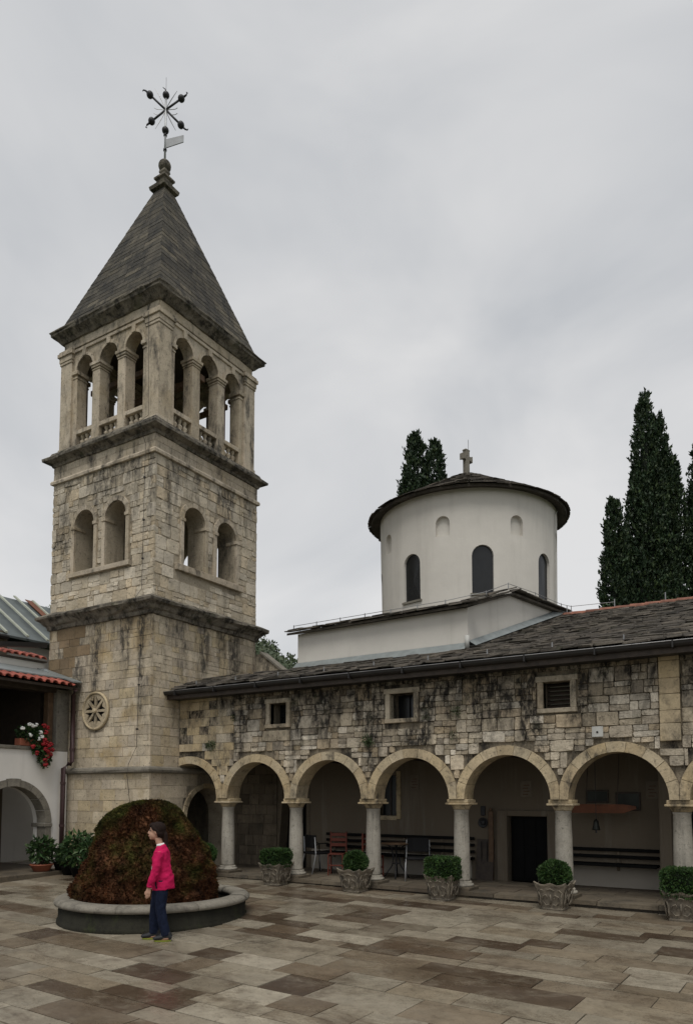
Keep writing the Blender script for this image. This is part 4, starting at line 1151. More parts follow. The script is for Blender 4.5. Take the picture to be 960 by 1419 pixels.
# downpipe
dp = thing('downpipe', 'dark brown rain downpipe in the corner between white wing and tower', 'downpipe', (-3.85, -1.3, .2))
MB().tube([(-3.66, -1.30, 4.42), (-3.78, -1.26, 4.30), (-3.80, -1.24, 2.72), (-3.84, -1.27, 2.62)], .055, 10).build('pipe_length', M_pipe, dp, True)
MB().tube([(-3.84, -1.28, 2.68), (-3.95, -1.36, 2.55), (-3.95, -1.36, .2)], .055, 10).build('pipe_length', M_pipe, dp, True)
for z in (3.9, 3.0): MB().lathe([(.066, -.03), (.068, .03)], (-3.80, -1.24), 10, 0, z).build('pipe_clip', M_pipe, dp)
for z in (2.2, 1.2): MB().lathe([(.066, -.03), (.068, .03)], (-3.95, -1.36), 10, 0, z).build('pipe_clip', M_pipe, dp)

# building with the metal roof behind the wing
mb_ = thing('metal_roofed_house', 'white house with grey sheet metal roof and pale battens behind the wing', 'house', (-9, -1, 0))
MB().add([(-6.95, -6, -1), (-6.95, v1-.2, -1), (-6.95, v1-.2, 6.0), (-6.95, -6, 6.0), (-11, -6, -1), (-11, v1-.2, -1), (-11, v1-.2, 6.0), (-11, -6, 6.0), (-9, -6, 7.75), (-9, v1-.2, 7.75)],
         [(0, 1, 2, 3), (5, 4, 7, 6), (0, 3, 8, 7, 4), (1, 5, 6, 9, 2)]).build('wall', M_left, mb_)
V = [(-6.55, -6.2, 6.10), (-6.55, v1, 6.10), (-9, v1, 7.80), (-9, -6.2, 7.80), (-11.4, -6.2, 6.1), (-11.4, v1, 6.1)]
mr_ = MB().add(V+[(x, y, z-.06) for x, y, z in V], [(0, 1, 2, 3), (3, 2, 5, 4), (6, 9, 8, 7), (9, 10, 11, 8), (0, 6, 7, 1), (1, 7, 8, 2), (2, 8, 11, 5), (5, 11, 10, 4), (4, 10, 9, 3), (3, 9, 6, 0)]).build('roof', M_metalroof, mb_)
yy = -5.6
while yy < v1:
    p0, p1 = Vector((-6.50, yy, 6.13)), Vector((-9.0, yy, 7.865)); n_ = Vector((0, .04, 0)); t_ = Vector((0, 0, .05))
    V = [p0-n_, p0+n_, p1+n_, p1-n_]; V += [p+t_ for p in V]
    MB().add(V, [(0, 3, 2, 1), (4, 5, 6, 7), (0, 1, 5, 4), (1, 2, 6, 5), (2, 3, 7, 6), (3, 0, 4, 7)]).build('roof_batten', M_batten, mr_); yy += .62
MB().tube([(-6.48, -6.2, 6.02), (-6.48, v0-.1, 6.02)], .06, 8).build('gutter', M_gutter, mb_)
V = [(-8.1, .95, 7.22), (-8.1, 1.25, 7.22), (-9.0, 1.25, 7.86), (-9.0, .95, 7.86)]
MB().add(V+[(x, y, z+.02) for x, y, z in V], [(4, 5, 6, 7), (0, 1, 5, 4), (1, 2, 6, 5), (2, 3, 7, 6), (3, 0, 4, 7)]).build('rusty_sheet', M_orange, mr_)
bm_ = MB(); p0 = Vector((-5, -2.7, 5.38)); p1 = Vector((-5.0, -1.15, 5.60))
tag(MB().add([p0+Vector(q) for q in ((-.04, 0, 0), (.04, 0, 0), (.04, 0, .12), (-.04, 0, .12))]+[p1+Vector(q) for q in ((-.04, 0, 0), (.04, 0, 0), (.04, 0, .12), (-.04, 0, .12))],
    [(0, 1, 2, 3), (7, 6, 5, 4), (0, 4, 5, 1), (1, 5, 6, 2), (2, 6, 7, 3), (3, 7, 4, 0)]).build('gutter_beam', M_gutter), 'dark gutter beam above the red tiles of the white wing', 'gutter')

# ------------------------------------------------------------------ cypresses
def cypress(name, label, base, spires, seed, group='cypress trees behind the roofs'):
    rs = np.random.RandomState(seed); t = thing(name, label, 'tree', base, group)
    b = Vector(base); P = []; N = []; core = MB()
    for si, (ox, oy, z0, z1, rad, cnt) in enumerate(spires):
        hgt = z1-z0
        def prof_(q): return rad*min(1, (q*4.0+.35))*max(0, 1-q)**.5*(1.0 if q < .98 else .6)
        ph = rs.uniform(0, 9)
        cnt = int(cnt*2.8)
        for _ in range(cnt//16):
            q = rs.uniform(0, 1); a = rs.uniform(0, 2*math.pi); r_ = rs.uniform(.45, 1.0)**.7
            lump = 1+.34*mnoise.noise(Vector((math.cos(a)*1.6+ph, math.sin(a)*1.6, q*hgt*.55)))+.30*mnoise.noise(Vector((math.cos(a)*4+ph, math.sin(a)*4, q*hgt*1.6)))
            R_ = prof_(q)*lump*r_; ln = rs.uniform(.25, .65)*(1 if q < .9 else .6)
            c0 = np.array((b.x+ox+R_*math.cos(a), b.y+oy+R_*math.sin(a), z0+q*hgt)); dr = np.array((math.cos(a)*.42, math.sin(a)*.42, .9))
            for k in range(16):
                t_ = k/15; sp_r = .15*(1-t_)+.015
                P.append(c0+dr*ln*t_+rs.normal(0, 1, 3)*sp_r*.6); N.append(dr)
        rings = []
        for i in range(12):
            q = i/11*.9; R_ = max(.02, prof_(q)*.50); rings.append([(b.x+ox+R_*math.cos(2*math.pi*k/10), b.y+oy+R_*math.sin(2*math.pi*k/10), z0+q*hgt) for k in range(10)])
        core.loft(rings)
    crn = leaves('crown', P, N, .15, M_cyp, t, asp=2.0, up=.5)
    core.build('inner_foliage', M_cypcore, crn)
    MB().tube([b-Vector((0, 0, .3)), b+Vector((.05, 0, 2)), b+Vector((0, .05, 5)), b+Vector((0, 0, spires[0][3]*.8))], [.32, .26, .2, .05], 10).build('trunk', M_bark, t, True)
    for k in range(5):
        z = 1.8+k*1.3; a = k*2.4; MB().tube([b+Vector((0, 0, z)), b+Vector((.5*math.cos(a), .5*math.sin(a), z+1.1))], [.08, .03], 6).build('limb', M_bark, t, True)
DW = 30/1015
cypress('cypress_tree', 'tallest twin-tipped dark cypress above the red ridge tiles', (5.95, 19.6, -1), [(-.05, 0, 1.2, 18.7, 1.05, 7000), (.42, .26, 1.2, 17.8, .95, 6000), (.85, .52, 1.0, 15.9, 1.0, 6000), (-.35, -.2, 1.0, 15.6, .95, 5000)], 3)
cypress('cypress_tree', 'small pointed cypress beside the tallest one above the roof ridge', (4.72, 18.75, -1), [(0, 0, 1, 14.1, .85, 5500), (.32, .2, 1, 13.0, .7, 3000)], 4)
cypress('cypress_tree', 'cypress at the end of the roof ridge beside the tallest one', (7.95, 20.75, -1), [(0, 0, 1, 16.9, 1.25, 6500), (-.4, -.2, 1, 14.3, .9, 3000)], 5)
cypress('cypress_tree', 'cypress with two blunt tips rising behind the drum roof', (-2.25, 14.6, -1), [(-.2, 0, 1, 17.0, 1.3, 6500), (.55, .3, 1, 16.6, 1.25, 6000), (-.5, -.2, 1, 15.3, .9, 3500)], 6)

# ------------------------------------------------------------------ fountain with moss mound
fo = thing('fountain_basin', 'low round dark stone fountain basin with pale rounded rim', 'fountain', (FC[0], FC[1], G(*FC)))
FR = 1.50; gz = G(*FC)
bz = MB().lathe([(FR-.30, .02), (FR-.30, .20), (FR-.06, .24)], FC, 64, 0, gz)
MB().lathe([(FR-.20, -.08), (FR-.02, -.08), (FR-.03, .02), (FR-.05, .05), (FR-.05, .24), (FR-.25, .24), (FR-.25, -.08)], FC, 72, 0, gz).build('basin_wall', M_basin, fo, True)
for q in range(8):
    n = 10; rings = []
    prof = [(FR-.27, .24), (FR-.29, .28), (FR-.28, .32), (FR-.23, .345), (FR-.08, .345), (FR-.02, .33), (FR+.02, .29), (FR+.01, .25), (FR-.03, .235)]
    for i in range(n+1):
        t = 2*math.pi*(q+(i/n)*.992)/8+.45; rings.append([(FC[0]+r*math.cos(t), FC[1]+r*math.sin(t), gz+z) for r, z in prof])
    MB().loft(rings).build('rim_stone', M_rim, fo, True)
MB().lathe([(0.01, .0), (FR-.24, .0), (FR-.24, .10), (.01, .10)], FC, 48, 0, gz).build('water', plain('dark_water', (.012, .014, .012), .08, bump=.03), fo)
# moss mound
PX = [(1262, 105, 297), (1237, 104, 298), (1220, 106, 297), (1202, 112, 293), (1184, 119, 288), (1166, 128, 277), (1148, 138, 268), (1131, 147, 256), (1121, 157, 247), (1115, 168, 238), (1110, 185, 226), (1108, 199, 212)]
mscale = 12.0/1015
mm = thing('moss_mound', 'big dome of reddish brown and green moss growing in the fountain', 'moss', (FC[0], FC[1], gz+.1))
rings = []
NK = 96; zz_ = []
prof_m = [(1.95-(y-1100)*mscale-.02, (b_-a_)/2*mscale*.95, ((a_+b_)/2-214)*mscale) for y, a_, b_ in PX]
def interp(z):
    for (za, ra, ca), (zb_, rb_, cb_) in zip(prof_m, prof_m[1:]):
        if za <= z <= zb_: t = (z-za)/(zb_-za); return ra+(rb_-ra)*t, ca+(cb_-ca)*t
    return (prof_m[0][1], prof_m[0][2]) if z < prof_m[0][0] else (prof_m[-1][1], prof_m[-1][2])
ztop = prof_m[-1][0]; z_lo = gz+.08
def moss_pt(q, a):
    z = z_lo+(ztop-z_lo)*q; r, c = interp(z)
    if q > .999: r *= .02
    p = Vector((math.cos(a), math.sin(a), 0))
    x = FC[0]+RT.x*c; y = FC[1]+RT.y*c
    nz = mnoise.noise(Vector((math.cos(a)*1.5, math.sin(a)*1.5, z*1.6)))*.13+mnoise.noise(Vector((math.cos(a)*4, math.sin(a)*4, z*5)))*.085+mnoise.noise(Vector((math.cos(a)*11, math.sin(a)*11, z*11)))*.065
    r2 = r*(1+nz*(.8 if q < .9 else .3))
    return Vector((x+p.x*r2, y+p.y*r2, z+mnoise.noise(Vector((a, z, 3)))*.02))
qs = [i/34 for i in range(34)]+[.985, .999, 1.0]
for q in qs:
    rings.append([moss_pt(q, 2*math.pi*k/NK) for k in range(NK)])
MB().loft(rings).build('moss_body', M_moss, mm, True)
P = []; N = []
for _ in range(34000):
    q = random.random()**.9; a = random.uniform(0, 2*math.pi)
    if q > .96: a = random.uniform(0, 2*math.pi)
    p = moss_pt(q, a); 
    nrm = Vector((math.cos(a), math.sin(a), .25+.5*max(0, q-.6)*2))
    P.append(p+nrm*.008); N.append(nrm)
for _ in range(900):
    a = random.uniform(0, 2*math.pi); p = moss_pt(random.uniform(.9, 1), a)
    P.append(p); N.append((math.cos(a)*.3, math.sin(a)*.3, 1))
leaves('moss_tufts', P, N, .034, M_moss, mm, asp=1.7, up=-.15, kind='stuff')

# ------------------------------------------------------------------ planters with box bushes
def bush_points(kind, w, hh, n):
    P = []; N = []
    for _ in range(n):
        d = Vector((random.gauss(0, 1), random.gauss(0, 1), random.gauss(0, 1))).normalized()
        if kind == 'round': p = Vector((d.x*w, d.y*w, d.z*hh)); k = 1
        else:
            q = [random.uniform(-1, 1), random.uniform(-1, 1), random.uniform(-1, 1)]; ax = random.choice((0, 1, 2, 2)); q[ax] = random.choice((-1, 1))
            l4 = (abs(q[0])**7+abs(q[1])**7+abs(q[2])**7)**(1/7); q = [a/l4 for a in q]
            p = Vector((q[0]*w, q[1]*w, q[2]*hh)); nx = [0, 0, 0]; nx[ax] = q[ax]; d = (Vector(nx)+Vector(q)*.3).normalized()
        lump = 1+.09*mnoise.noise(p*9+Vector((w*90, hh*70, 1)))+.05*mnoise.noise(d*8)
        P.append(p*lump*random.uniform(.92, 1.03)*(1.10 if random.random() < .015 else 1)); N.append(d)
    return P, N
def square_planter(kind, label, loc, rz_, bw_, bh, seed):
    random.seed(seed); np.random.seed(seed)
    t = thing('box_planter', label, 'planter', (0, 0, 0), 'planters along the arcade')
    # flared square pot with scalloped rim
    H = .50; rings = []; nn = 10
    prof = [(.205, 0), (.215, .03), (.20, .05), (.205, .08), (.225, .2), (.25, .32), (.275, .42), (.295, .47), (.305, .50), (.285, .505), (.265, .44), (.25, .40)]
    for (hw_, z) in prof:
        ring = []
        cs = [(-1, -1), (1, -1), (1, 1), (-1, 1)]
        for q in range(4):
            for i in range(nn):
                s = i/nn; x = cs[q][0]+(cs[(q+1) % 4][0]-cs[q][0])*s; y = cs[q][1]+(cs[(q+1) % 4][1]-cs[q][1])*s
                rr = max(abs(x), abs(y)); k = hw_*(1-.05*((x*x+y*y)-1)*(1 if z < .4 else -.4))
                dz = -.035*(.5-.5*math.cos(2*math.pi*s*2))*(1 if z > .43 else 0)+(.02 if (i == 0 and z > .43) else 0)
                ring.append((x*k, y*k, z+dz))
        rings.append(ring)
    pot = MB().loft(rings).build('pot', M_planter, t, False)
    # raised scroll relief on the four faces
    for q in range(4):
        a = q*math.pi/2; rl = MB()
        def sf(x, z): 
            hw_ = .222+(z-.05)*.155; X, Y = x*hw_/.24, -(hw_+.006); return (X*math.cos(a)-Y*math.sin(a), X*math.sin(a)+Y*math.cos(a), z)
        for sx in (-1, 1):
            rl.tube([sf(sx*x, z) for x, z in ((.03, .12), (.10, .10), (.155, .17), (.14, .26), (.08, .29), (.05, .24), (.08, .21))], [.012, .014, .014, .013, .012, .01, .008], 6)
            rl.tube([sf(sx*x, z) for x, z in ((.19, .08), (.20, .16), (.185, .25), (.20, .34), (.15, .38), (.11, .36))], [.014, .013, .012, .012, .011, .008], 6)
        rl.tube([sf(0, .12), sf(0, .22), sf(0, .30)], [.012, .02, .012], 6); rl.tube([sf(-.07, .37), sf(0, .40), sf(.07, .37)], .012, 6)
        rl.build('scroll_relief', M_planter, pot, True)
    MB().box((-.26, -.26, .40), (.26, .26, .43)).build('soil', M_soil, t)
    P, N = bush_points(kind, bw_, bh, 4200 if kind == 'round' else 5600); cz = .43+bh*.92
    core = bush_points(kind, bw_*.86, bh*.86, 1)
    mbc = MB(); e_ = 1 if kind == 'round' else .38; sg = lambda x: math.copysign(abs(x)**e_, x)
    rg = []
    for i in range(1, 10):
        ph = -math.pi/2+math.pi*i/10; rg.append([(sg(math.cos(ph)*math.cos(2*math.pi*k/20))*bw_*.84, sg(math.cos(ph)*math.sin(2*math.pi*k/20))*bw_*.84, cz+sg(math.sin(ph))*bh*.84) for k in range(20)])
    bo = leaves('box_bush', [(p[0], p[1], p[2]+cz) for p in P], N, .042, M_box, t, asp=1.5)
    MB().loft(rg).build('inner_foliage', M_boxcore, bo, True)
    t.location = loc; t.rotation_euler = (0, 0, rz_); t.scale = (.86, .86, .88)
    return t
PV = -.60
pl = [('square', 'stone planter with flat-topped box bush, next to the round tub', 1.80, .28, .195, .03),
      ('round', 'stone planter with box ball, before the red wooden chair', 3.68, .255, .225, -.06),
      ('square', 'stone planter with flat-topped box bush, before the black armchair', 5.48, .30, .205, .05),
      ('round', 'stone planter with box ball, beside the dark doorway', 7.46, .285, .24, -.05),
      ('square', 'stone planter with flat-topped box bush, near the pale quoin pier', 9.36, .30, .22, .04)]
for i, (kd, lab, u, bw_, bh, rz_) in enumerate(pl): square_planter(kd, lab, (u, PV, G(u, PV)-.005), rz_, bw_, bh, 40+i)
random.seed(11); np.random.seed(11)
t = thing('round_tub', 'plain round stone tub with box ball by the tower arch', 'planter', (0, 0, 0), 'planters along the arcade')
MB().lathe([(.17, 0), (.20, .03), (.23, .30), (.235, .38), (.21, .38), (.20, .34), (.01, .34)], n=28).build('pot', M_planter, t, True)
P, N = bush_points('round', .25, .21, 3200)
bo = leaves('box_bush', [(p[0], p[1], p[2]+.54) for p in P], N, .04, M_box, t, asp=1.5)
sp_ = MB().lathe([(.01, .35)]+[(.21*math.cos(R(x)), .54+.18*math.sin(R(x))) for x in range(-75, 76, 25)]+[(.01, .73)], n=18).build('inner_foliage', M_boxcore, bo, True)
t.location = (-.14, -.62, G(-.14, -.62)-.004)

# ------------------------------------------------------------------ things under the arcade
def bench(u_a, u_b, label, zs_, thk=.06):
    t = thing('slatted_bench', label, 'bench', ((u_a+u_b)/2, 1.6, ZF))
    for z in zs_[:-1]: MB().box((u_a, 1.625, z), (u_b, 1.66, z+thk), .006).build('back_slat', M_black, t)
    MB().box((u_a, 1.36, zs_[-1]), (u_b, 1.66, zs_[-1]+.05), .008).build('seat_plank', M_black, t)
    x = u_a+.2
    while x < u_b:
        MB().box((x-.025, 1.662, zs_[-1]-.1), (x+.025, 1.697, zs_[0]+thk-.01), .004).build('wall_batten', M_inner, t); x += .9
bench(1.55, 5.18, 'long wall bench of black slats behind the chairs', (1.0, .865, .73, .60))
bench(6.90, 8.72, 'shorter black slatted bench below the hanging reddish board', (.88, .755, .62))
def steel_chair(label, loc, rz_):
    t = thing('black_armchair', label, 'chair', (0, 0, 0), 'black chairs under the arcade')
    MB().box((-.23, -.22, .42), (.23, .22, .47), .015).build('seat', M_seat, t)
    rg = [[(x, .20+.04*(z-.6)+.03*abs(x/.22)**2*-1+d, z) for x, d in ((-.22, -.02), (-.1, -.012), (.1, -.012), (.22, -.02), (.22, .012), (.1, .02), (-.1, .02), (-.22, .012))] for z in (.56, .62, .80, .84)]
    MB().loft(rg).build('backrest', M_seat, t)
    for sx in (-1, 1):
        MB().tube([(sx*.25, -.22, 0), (sx*.25, -.20, .62), (sx*.25, -.12, .66), (sx*.25, .12, .66), (sx*.25, .18, .62)], .013, 8).build('arm_frame', M_black if sx < 0 else M_black, t, True)
        MB().tube([(sx*.25, -.24, 0), (sx*.24, -.20, .44)], .013, 8).build('front_leg', M_silver, t, True)
        MB().tube([(sx*.25, .28, 0), (sx*.24, .18, .44), (sx*.23, .20, .80)], .013, 8).build('rear_leg', M_silver, t, True)
    t.location = loc; t.rotation_euler = (0, 0, rz_)
steel_chair('black armchair with metal legs to the left of the red wooden chair', (1.72, .90, ZF+.006), R(160)) if False else steel_chair('black metal-legged armchair standing beside the red wooden chair', (1.78, .92, ZF+.006), R(155))
steel_chair('black metal-legged armchair in front of the bench near the small table', (4.28, .85, ZF+.006), R(25))
def wood_chair(label, loc, rz_):
    t = thing('red_wooden_chair', label, 'chair', (0, 0, 0), 'red folding chairs under the arcade')
    for k in range(4): MB().box((-.20, -.20+k*.10, .44), (.20, -.115+k*.10, .46), .004).build('seat_slat', M_redwood, t)
    for sx in (-1, 1):
        MB().box((sx*.21-.018, .17, 0), (sx*.21+.018, .205, .92), .004).build('back_post', M_redwood, t)
        MB().box((sx*.19-.016, -.20, 0), (sx*.19+.016, -.17, .44), .004).build('leg', M_redwood, t)
        MB().box((sx*.19-.012, -.17, .40), (sx*.19+.012, .17, .438), .003).build('side_rail', M_redwood, t)
    for z in (.60, .71, .82): MB().box((-.192, .175, z), (.192, .195, z+.07), .004).build('back_slat', M_redwood, t)
    MB().box((-.174, -.19, .2), (.174, -.175, .23), .003).build('stretcher', M_redwood, t)
    t.location = loc; t.rotation_euler = (0, 0, rz_); t.scale = (.82, .85, 1)
wood_chair('red wooden slat-back chair beside the black armchair', (2.36, .82, ZF+.006), R(20))
wood_chair('red wooden chair half hidden by a column next to the small iron table', (3.28, .78, ZF+.006), R(95))
t = thing('iron_bistro_table', 'small bistro table with curved black iron legs behind a column', 'table', (0, 0, 0))
MB().lathe([(.30, .70), (.32, .705), (.32, .725), (.30, .73)], n=24).build('table_top', M_wood, t, True)
for q in range(4):
    a = q*math.pi/2+.4; c, s = math.cos(a), math.sin(a)
    MB().tube([(c*.20, s*.20, .70), (c*.10, s*.10, .62), (c*.06, s*.06, .42), (c*.09, s*.09, .25), (c*.18, s*.18, .12), (c*.27, s*.27, .0)], .014, 7).build('leg', M_iron, t, True)
MB().lathe([(.085, .29), (.09, .30), (.085, .31)], n=14).build('ring', M_iron, t, True)
t.location = (3.72, .98, ZF+.006)
# semantron (hanging board), bell, boards, disc
t = thing('hanging_wooden_board', 'long reddish wooden board hung on cords under the arcade', 'board', (7.85, 1.2, 1.6))
MB().loft([[(7.16, 1.18, 1.68), (7.16, 1.23, 1.68), (7.16, 1.23, 1.72), (7.16, 1.18, 1.72)], [(7.3, 1.18, 1.60), (7.3, 1.23, 1.60), (7.3, 1.23, 1.76), (7.3, 1.18, 1.76)], [(8.2, 1.18, 1.60), (8.2, 1.23, 1.60), (8.2, 1.23, 1.76), (8.2, 1.18, 1.76)], [(8.42, 1.18, 1.68), (8.42, 1.23, 1.68), (8.42, 1.23, 1.73), (8.42, 1.18, 1.73)]]).build('board_body', M_orange, t)
for x in (7.55, 8.1): MB().tube([(x, 1.205, 1.755), (x+.05, 1.205, 2.66)], .008, 5).build('cord', M_darkwood, t)
t = thing('picture_panel', 'dark framed panels on the wall behind the hanging board', 'panel', (7.9, 1.68, 1.6))
for (a, b, z0_, z1_) in ((7.44, 7.86, 1.78, 2.02), (7.98, 8.42, 1.64, 1.98)):
    pq = MB().box((a, 1.66, z0_), (b, 1.695, z1_), .005).build('frame', M_darkwood, t); MB().box((a+.03, 1.652, z0_+.03), (b-.03, 1.659, z1_-.03)).build('print', M_bronze, pq)
t = thing('small_bell', 'small dark bronze bell hanging on a chain under the arcade', 'bell', (7.78, .95, 1.3))
MB().lathe([(.075, 0), (.065, .03), (.05, .10), (.042, .16), (.02, .19), (.01, .20)], (7.78, .95), 16, 0, 1.30).build('bell_body', M_bronze, t, True)
MB().tube([(7.78, .95, 1.49), (7.78, .95, 2.68)], .006, 5).build('chain', M_iron, t); MB().tube([(7.78, .95, 1.25), (7.78, .95, 1.4)], [.018, .008], 6).build('clapper', M_iron, t)
t = thing('leaning_panel', 'grey board panel leaning on the wall beside the dark doorway', 'panel', (5.42, 1.6, ZF))
MB().add([(5.24, 1.55, ZF+.005), (5.60, 1.55, ZF+.005), (5.60, 1.66, 1.02), (5.24, 1.66, 1.02), (5.24, 1.59, ZF+.005), (5.60, 1.59, ZF+.005), (5.60, 1.695, 1.02), (5.24, 1.695, 1.02)], [(0, 1, 2, 3), (7, 6, 5, 4), (0, 4, 5, 1), (1, 5, 6, 2), (2, 6, 7, 3), (3, 7, 4, 0)]).build('board', M_darkwood, t)
for x in (5.35, 5.47): MB().box((x-.006, 1.60, .25), (x+.006, 1.605, .98)).build('board_joint', M_black, t)
t = thing('wooden_pole', 'tall dark wooden plank standing against the wall by the doorway', 'plank', (5.56, 1.6, ZF))
MB().box((5.50, 1.60, ZF+.005), (5.60, 1.64, 1.60), .01).build('plank', M_wood, t)
MB().box((5.52, 1.58, 1.605), (5.58, 1.64, 1.66), .01).build('plank_head', M_wood, t)
t = thing('metal_disc', 'round dark metal disc hanging on the wall by the doorway', 'disc', (5.36, 1.66, 1.3))
dk = MB().lathe([(.01, 0), (.085, .0), (.10, .01), (.105, .025), (.095, .03), (.08, .018), (.01, .018)], n=24); dk.v = [(5.36+x, 1.69-z, 1.36+y) for x, y, z in dk.v]; dk.build('plate', M_iron, t, True)
dk = MB().lathe([(.05, 0), (.052, .018), (.03, .024)], n=16); dk.v = [(5.36+x, 1.672-z, 1.36+y) for x, y, z in dk.v]; dk.build('boss', M_iron, t, True)
MB().box((5.31, 1.672, 1.50), (5.41, 1.695, 1.70), .01).build('hook_plate', M_iron, t)
for (u, z, lab) in ((2.54, 2.22, 'faded print on the arcade wall above the red chair'), (3.80, 2.2, 'faded print on the arcade wall right of the dark window'), (6.27, 2.05, 'faded print on the arcade wall above the doorway'), (8.62, 2.02, 'faded print on the arcade wall right of the framed panels')):
    o = MB().box((u-.11, 1.685, z-.16), (u+.11, 1.698, z+.16), .003).build('wall_print', M_paper); tag(o, lab, 'print', 'faded prints on the arcade wall')
    for k in range(4): MB().box((u-.07+.02*(k % 2), 1.682, z-.12+k*.06), (u+.07-.03*((k+1) % 2), 1.6845, z-.10+k*.06)).build('print_line', M_wood, o)
o = MB().box((8.02, FV-.05, 2.885), (8.20, FV-.032, 3.06), .006).build('white_plate', M_plate); tag(o, 'small white square metal plate on the stone wall above an arch', 'plate')
kn = MB().lathe([(.015, 0), (.018, .008), (.01, .015)], n=10); kn.v = [(8.11+x, FV-.05-z, 2.965+y) for x, y, z in kn.v]; kn.build('lock_boss', M_gutter, o)

# ------------------------------------------------------------------ wall weeds
def weed(loc, size, n, lab, drop=0):
    P = []; N = []
    for _ in range(n):
        d = Vector((random.gauss(0, 1), -abs(random.gauss(0, .8)), random.gauss(.2, 1))).normalized(); r_ = size*random.random()**.6
        P.append(Vector(loc)+Vector((d.x*r_, d.y*r_*.6, d.z*r_*.8))); N.append(d)
    t = thing('wall_plant', lab, 'plant', loc, 'plants growing from the arcade wall')
    leaves('leaf_tuft', P, N, size*.28, M_weed, t, asp=2.2, kind='stuff')
    mb = MB()
    for k in range(6): mb.tube([Vector(loc)+Vector((0, .03, 0)), Vector(loc)+Vector((random.uniform(-.6, .6)*size, -.3*size, random.uniform(-.3, .6)*size))], [.008, .003], 4)
    mb.build('stem', M_bark, t)
weed((-.30, FV-.04, 3.02), .15, 170, 'leafy green tuft growing from pale stones above the first arch')
weed((3.76, FV-.04, 2.98), .15, 150, 'green tuft growing from the wall left of the second window')
weed((5.62, FV-.04, 3.45), .12, 80, 'sparse green tuft on the dark stained wall between two windows')
weed((5.55, FV-.04, 3.02), .10, 60, 'small green tuft low on the dark stained wall between two windows')
weed((2.55, FV-.04, 3.95), .07, 45, 'tiny green sprig under the eave right of the first window')
weed((5.0, FV-.04, 3.38), .08, 50, 'tiny green sprig at the lower right corner of the second window')
weed((.32, FV-.04, 3.62), .10, 70, 'small green tuft beside the first window under the eave')

# ------------------------------------------------------------------ pots and flowers by the left wing
def pot_plant(label, loc, ph, pr, w, hh, n, mat_pot, leaf=.09, seed=1, fol=M_plant):
    random.seed(seed); np.random.seed(seed)
    t = thing('potted_plant', label, 'potted plant', loc, 'potted plants by the white wing')
    b = Vector(loc)
    MB().lathe([(pr*.7, 0), (pr, ph*.85), (pr*1.08, ph*.87), (pr*1.08, ph), (pr*.9, ph), (pr*.85, ph*.85), (.005, ph*.85)], (b.x, b.y), 20, 0, b.z).build('pot', mat_pot, t, True)
    P = []; N = []
    for _ in range(n):
        d = Vector((random.gauss(0, 1), random.gauss(0, 1), random.gauss(.2, 1))).normalized(); r_ = random.random()**.45
        P.append(b+Vector((d.x*w*r_, d.y*w*r_, ph+hh*.5+d.z*hh*.5*r_))); N.append(d+Vector((0, 0, -.2)))
    leaves('foliage', P, N, leaf, fol, t, asp=1.7)
    mb = MB()
    for k in range(7): a = k*.9; mb.tube([b+Vector((0, 0, ph*.8)), b+Vector((.5*w*math.cos(a), .5*w*math.sin(a), ph+hh*.6))], [.012, .005], 5)
    mb.build('stem', M_bark, t)
pot_plant('bushy green plant in a terracotta bowl inside the white arch', (-3.75, -2.02, .205), .16, .24, .30, .62, 420, M_terra, .10, 21)
pot_plant('low dark green plant in a black pot at the downpipe foot', (-3.62, -1.62, .205), .18, .15, .22, .34, 240, M_black, .08, 22)
pot_plant('small herb in a black pot against the tower foot', (-3.35, -1.62, G(-3.3, -1.6)), .20, .15, .22, .30, 200, M_black, .08, 23)
pot_plant('tall leafy plant in a black pot beside the moss fountain', (-2.85, -1.72, G(-2.8, -1.7)), .22, .18, .38, .80, 520, M_black, .11, 24)
pot_plant('round leafy plant in a black pot hidden behind the moss mound', (-2.25, -1.85, G(-2.2, -1.8)), .22, .18, .34, .72, 420, M_black, .10, 25)
pot_plant('yellowish plant in a terracotta pot inside the shaded arch', (-5.0, -3.0, .205), .35, .2, .32, .8, 260, M_terra, .12, 26, foliage('yellow_leaves', [(.22, .18, .02), (.10, .12, .02), (.3, .22, .02)]))
random.seed(31); np.random.seed(31)
t = thing('geranium_box', 'box of trailing red and white geraniums on the loggia sill', 'flower box', (LU+.02, -2.15, 3.05))
MB().box((LU-.16, -2.45, 3.045), (LU+.06, -1.85, 3.21), .01).build('trough', M_terra, t)
P = []; N = []
def blob(c, r3, n):
    for _ in range(n):
        d = Vector((random.gauss(0, 1), random.gauss(0, 1), random.gauss(0, 1))).normalized(); r_ = random.random()**.4
        P.append(Vector(c)+Vector((d.x*r3[0]*r_, d.y*r3[1]*r_, d.z*r3[2]*r_))); N.append(d)
blob((LU+.02, -2.15, 3.33), (.18, .38, .18), 330); blob((LU+.10, -1.95, 3.05), (.12, .22, .26), 220); blob((LU+.13, -1.86, 2.78), (.09, .14, .22), 130)
leaves('foliage', P, N, .075, M_plant, t, asp=1.3)
def blossom(c, mat_, r=.045):
    mb = MB()
    for k in range(9):
        d = Vector((random.gauss(.3, .5), random.gauss(0, 1), random.gauss(0, 1))).normalized(); q = Vector(c)+d*r*.6
        mb.lathe([(.003, -.4*r), (.6*r, -.1*r), (.5*r, .3*r), (.003, .45*r)], (q.x, q.y), 6, 0, q.z)
    mb.build('blossom', mat_, t, True)
for (dy, z) in ((-2.48, 3.42), (-2.30, 3.52), (-2.22, 3.50), (-2.14, 3.53), (-2.02, 3.36), (-2.28, 3.28), (-1.98, 3.26), (-2.06, 3.21)): blossom((LU+.17, dy, z), M_whitefl, .05)
